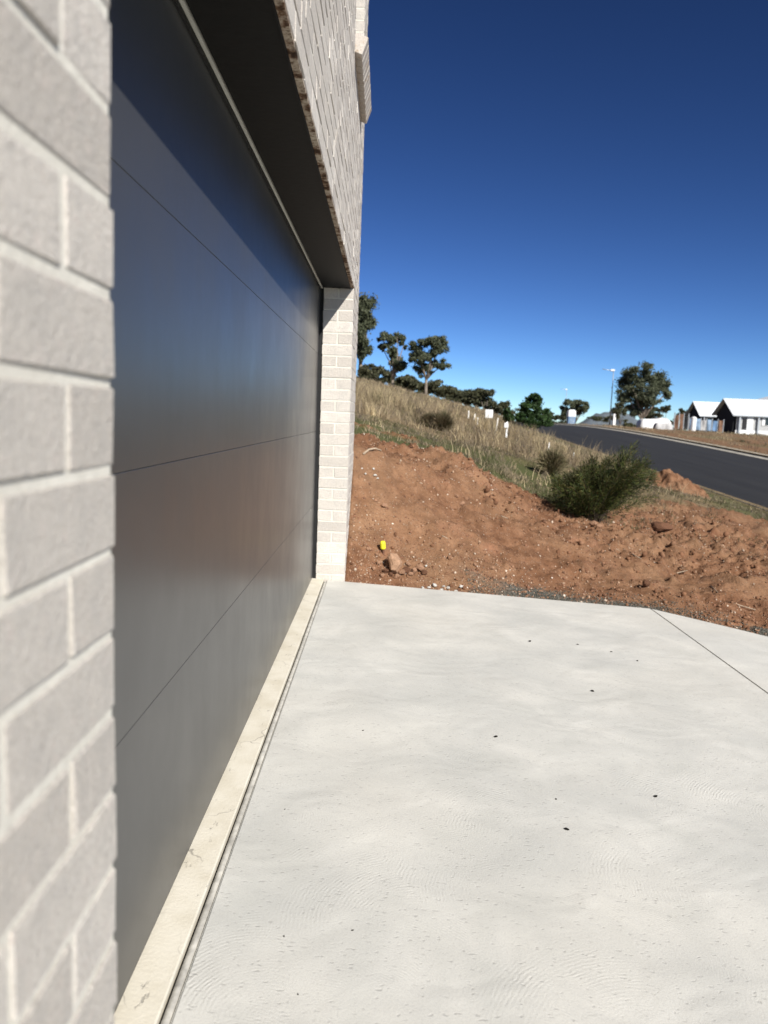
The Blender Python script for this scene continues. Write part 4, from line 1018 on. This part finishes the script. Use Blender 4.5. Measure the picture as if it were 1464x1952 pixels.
# site fence with sheets
def fence(u0, u1, y, vtop, sheets, label):
    a = gp(u0, y); b = gp(u1, y); h = at(u0, vtop, y)[2] - a[2]
    t = root('site_fence', tuple(a), label, 'fence'); n = len(sheets); xs_ = np.linspace(a[0], b[0], n + 1)
    for i, xx in enumerate(xs_):
        zz = float(ground_z(xx, y)); put(MB().tube([(xx, y, zz - 0.2), (xx, y, zz + h * 1.06)], 0.045, 6), 'post', M['galv'], t)
    for i, m in enumerate(sheets):
        if m is None: continue
        zz = float(ground_z((xs_[i] + xs_[i + 1]) / 2, y)); n1 = 10
        X = np.linspace(xs_[i] + 0.06, xs_[i + 1] - 0.06, n1); Z = np.linspace(zz + 0.10, zz + h * rng.uniform(0.88, 1.0), 8)
        vs = [(xx, y - 0.06 + 0.05 * math.sin(7 * xx + 3 * z_) + 0.03 * math.sin(15 * xx), z_) for z_ in Z for xx in X]
        vs += [(p_[0], p_[1] + 0.012, p_[2]) for p_ in vs]; q = n1 * 8
        fs = [(j * n1 + k_, j * n1 + k_ + 1, (j + 1) * n1 + k_ + 1, (j + 1) * n1 + k_) for j in range(7) for k_ in range(n1 - 1)]
        fs += [(q + f[3], q + f[2], q + f[1], q + f[0]) for f in fs]
        put(MB().add(vs, fs), 'fence_sheet', M[m], t, smooth=True)
    return t
fence(1313, 1378, 68, 797, ['blue', 'bluegrey', 'palesheet', 'bluegrey', 'blue', 'brownsheet'], 'site fence hung with blue, grey and brown sheets before the farther house')
fence(1284, 1311, 72, 788, ['brownsheet', 'brownsheet', 'shade'], 'brown board fence section between the white stack and the blue sheets')
# white sheeted stack: draped lumpy block
def draped(name, u0, u1, y, vtop, depth, mat, label, cat, seed):
    a = gp(u0, y); b = gp(u1, y); h = at(u0, vtop, y)[2] - a[2]; W_ = b[0] - a[0]
    nx_, nr = 26, 9; prof = [(0, -0.1), (0.02, 0.5), (0.06, 0.86), (0.18, 1.0), (0.5, 1.03), (0.82, 1.0), (0.94, 0.86), (0.98, 0.5), (1, -0.1)]
    vs = []
    for i in range(nx_):
        fx = i / (nx_ - 1); en = min(1, min(fx, 1 - fx) * 9) ** 0.4
        for (d, z) in prof:
            hh = h * (1 + 0.22 * float(vn(fx * 4, d * 2, seed)) + 0.12 * float(vn(fx * 11, d * 5, seed + 1)))
            vs.append((a[0] + fx * W_, y + (0.5 + (d - 0.5) * (0.7 + 0.3 * en)) * depth + 0.15 * float(vn(fx * 9, z * 4, seed + 2)), a[2] + z * hh * (0.25 + 0.75 * en) if z > 0 else a[2] - 0.1))
    fs = [(i * nr + j, (i + 1) * nr + j, (i + 1) * nr + j + 1, i * nr + j + 1) for i in range(nx_ - 1) for j in range(nr - 1)]
    fs += [tuple(range(nr)), tuple((nx_ - 1) * nr + j for j in range(nr - 1, -1, -1))]
    o = mesh_obj(name, vs, fs, M[mat], None, None, True); tag(o, label, cat); return o
draped('sheeted_stack', 1221, 1283, 66, 797, 1.6, 'tarp', 'long low stack under a white sheet beside the road', 'covered stack', 3)
draped('sheet_heap', 1250, 1284, 62, 806, 0.8, 'palesheet', 'low grey heap of material in front of the white sheeted stack', 'material heap', 9)
b = hit(1440, 868)
draped('blue_sheet', 1427, 1449, 41, 858, 0.7, 'blue', 'small crumpled blue sheet lying on the verge by the white house', 'tarpaulin', 14)
# blue site toilet with white roof
p = gp(1088, 112); t = root('site_toilet', tuple(p), 'blue portable site toilet with a white roof at the road end', 'toilet')
x, y, z = p; z -= 0.05; h = at(1088, 781, 112)[2] - z
put(MB().box(x - 0.55, x + 0.55, y - 0.55, y + 0.55, z, z + 0.12), 'base', M['shade'], t)
put(MB().box(x - 0.52, x + 0.52, y - 0.52, y + 0.52, z + 0.12, z + h * 0.62), 'cabin', M['blue'], t, bevel=0.03)
put(MB().box(x - 0.53, x + 0.53, y - 0.53, y + 0.53, z + h * 0.625, z + h * 0.9), 'upper_panel', M['white'], t, bevel=0.03)
d = put(MB().box(x - 0.33, x + 0.33, y - 0.56, y - 0.525, z + 0.15, z + h * 0.6), 'door', M['bluegrey'], t)
put(MB().box(x + 0.22, x + 0.27, y - 0.60, y - 0.565, z + 0.9, z + 1.05), 'handle', M['white'], d)
put(MB().add([(x - .58, y - .58, z + h * .905), (x + .58, y - .58, z + h * .905), (x + .58, y + .58, z + h * .905), (x - .58, y + .58, z + h * .905), (x - .3, y - .3, z + h), (x + .3, y - .3, z + h), (x + .3, y + .3, z + h), (x - .3, y + .3, z + h)],
             [(3, 2, 1, 0), (4, 5, 6, 7), (0, 1, 5, 4), (1, 2, 6, 5), (2, 3, 7, 6), (3, 0, 4, 7)]), 'roof', M['white'], t)
# pale drum and white cabinet
for (u, y, vt, rr_, lab, nm, ct) in ((1321, 66, 793, 0.22, 'white round tank standing at the blue sheeted fence', 'water_tank', 'tank'), (1170, 88, 787, 0.20, 'white cabinet on the verge beside the street lamp', 'cabinet', 'cabinet')):
    p = gp(u, y); h = at(u, vt, y)[2] - p[2]; t = root(nm, tuple(p), lab, ct)
    z0 = p[2] - 0.1
    put(MB().tube([(p[0], p[1], z0), (p[0], p[1], z0 + h * 0.92)], rr_, 16 if nm == 'water_tank' else 4), 'body', M['white'], t)
    put(MB().tube([(p[0], p[1], z0 + h * 0.921), (p[0], p[1], z0 + h * 0.97), (p[0], p[1], z0 + h * 1.04)], [rr_ * 1.06, rr_ * 1.04, rr_ * 0.4], 16 if nm == 'water_tank' else 4), 'lid', M['white'], t)
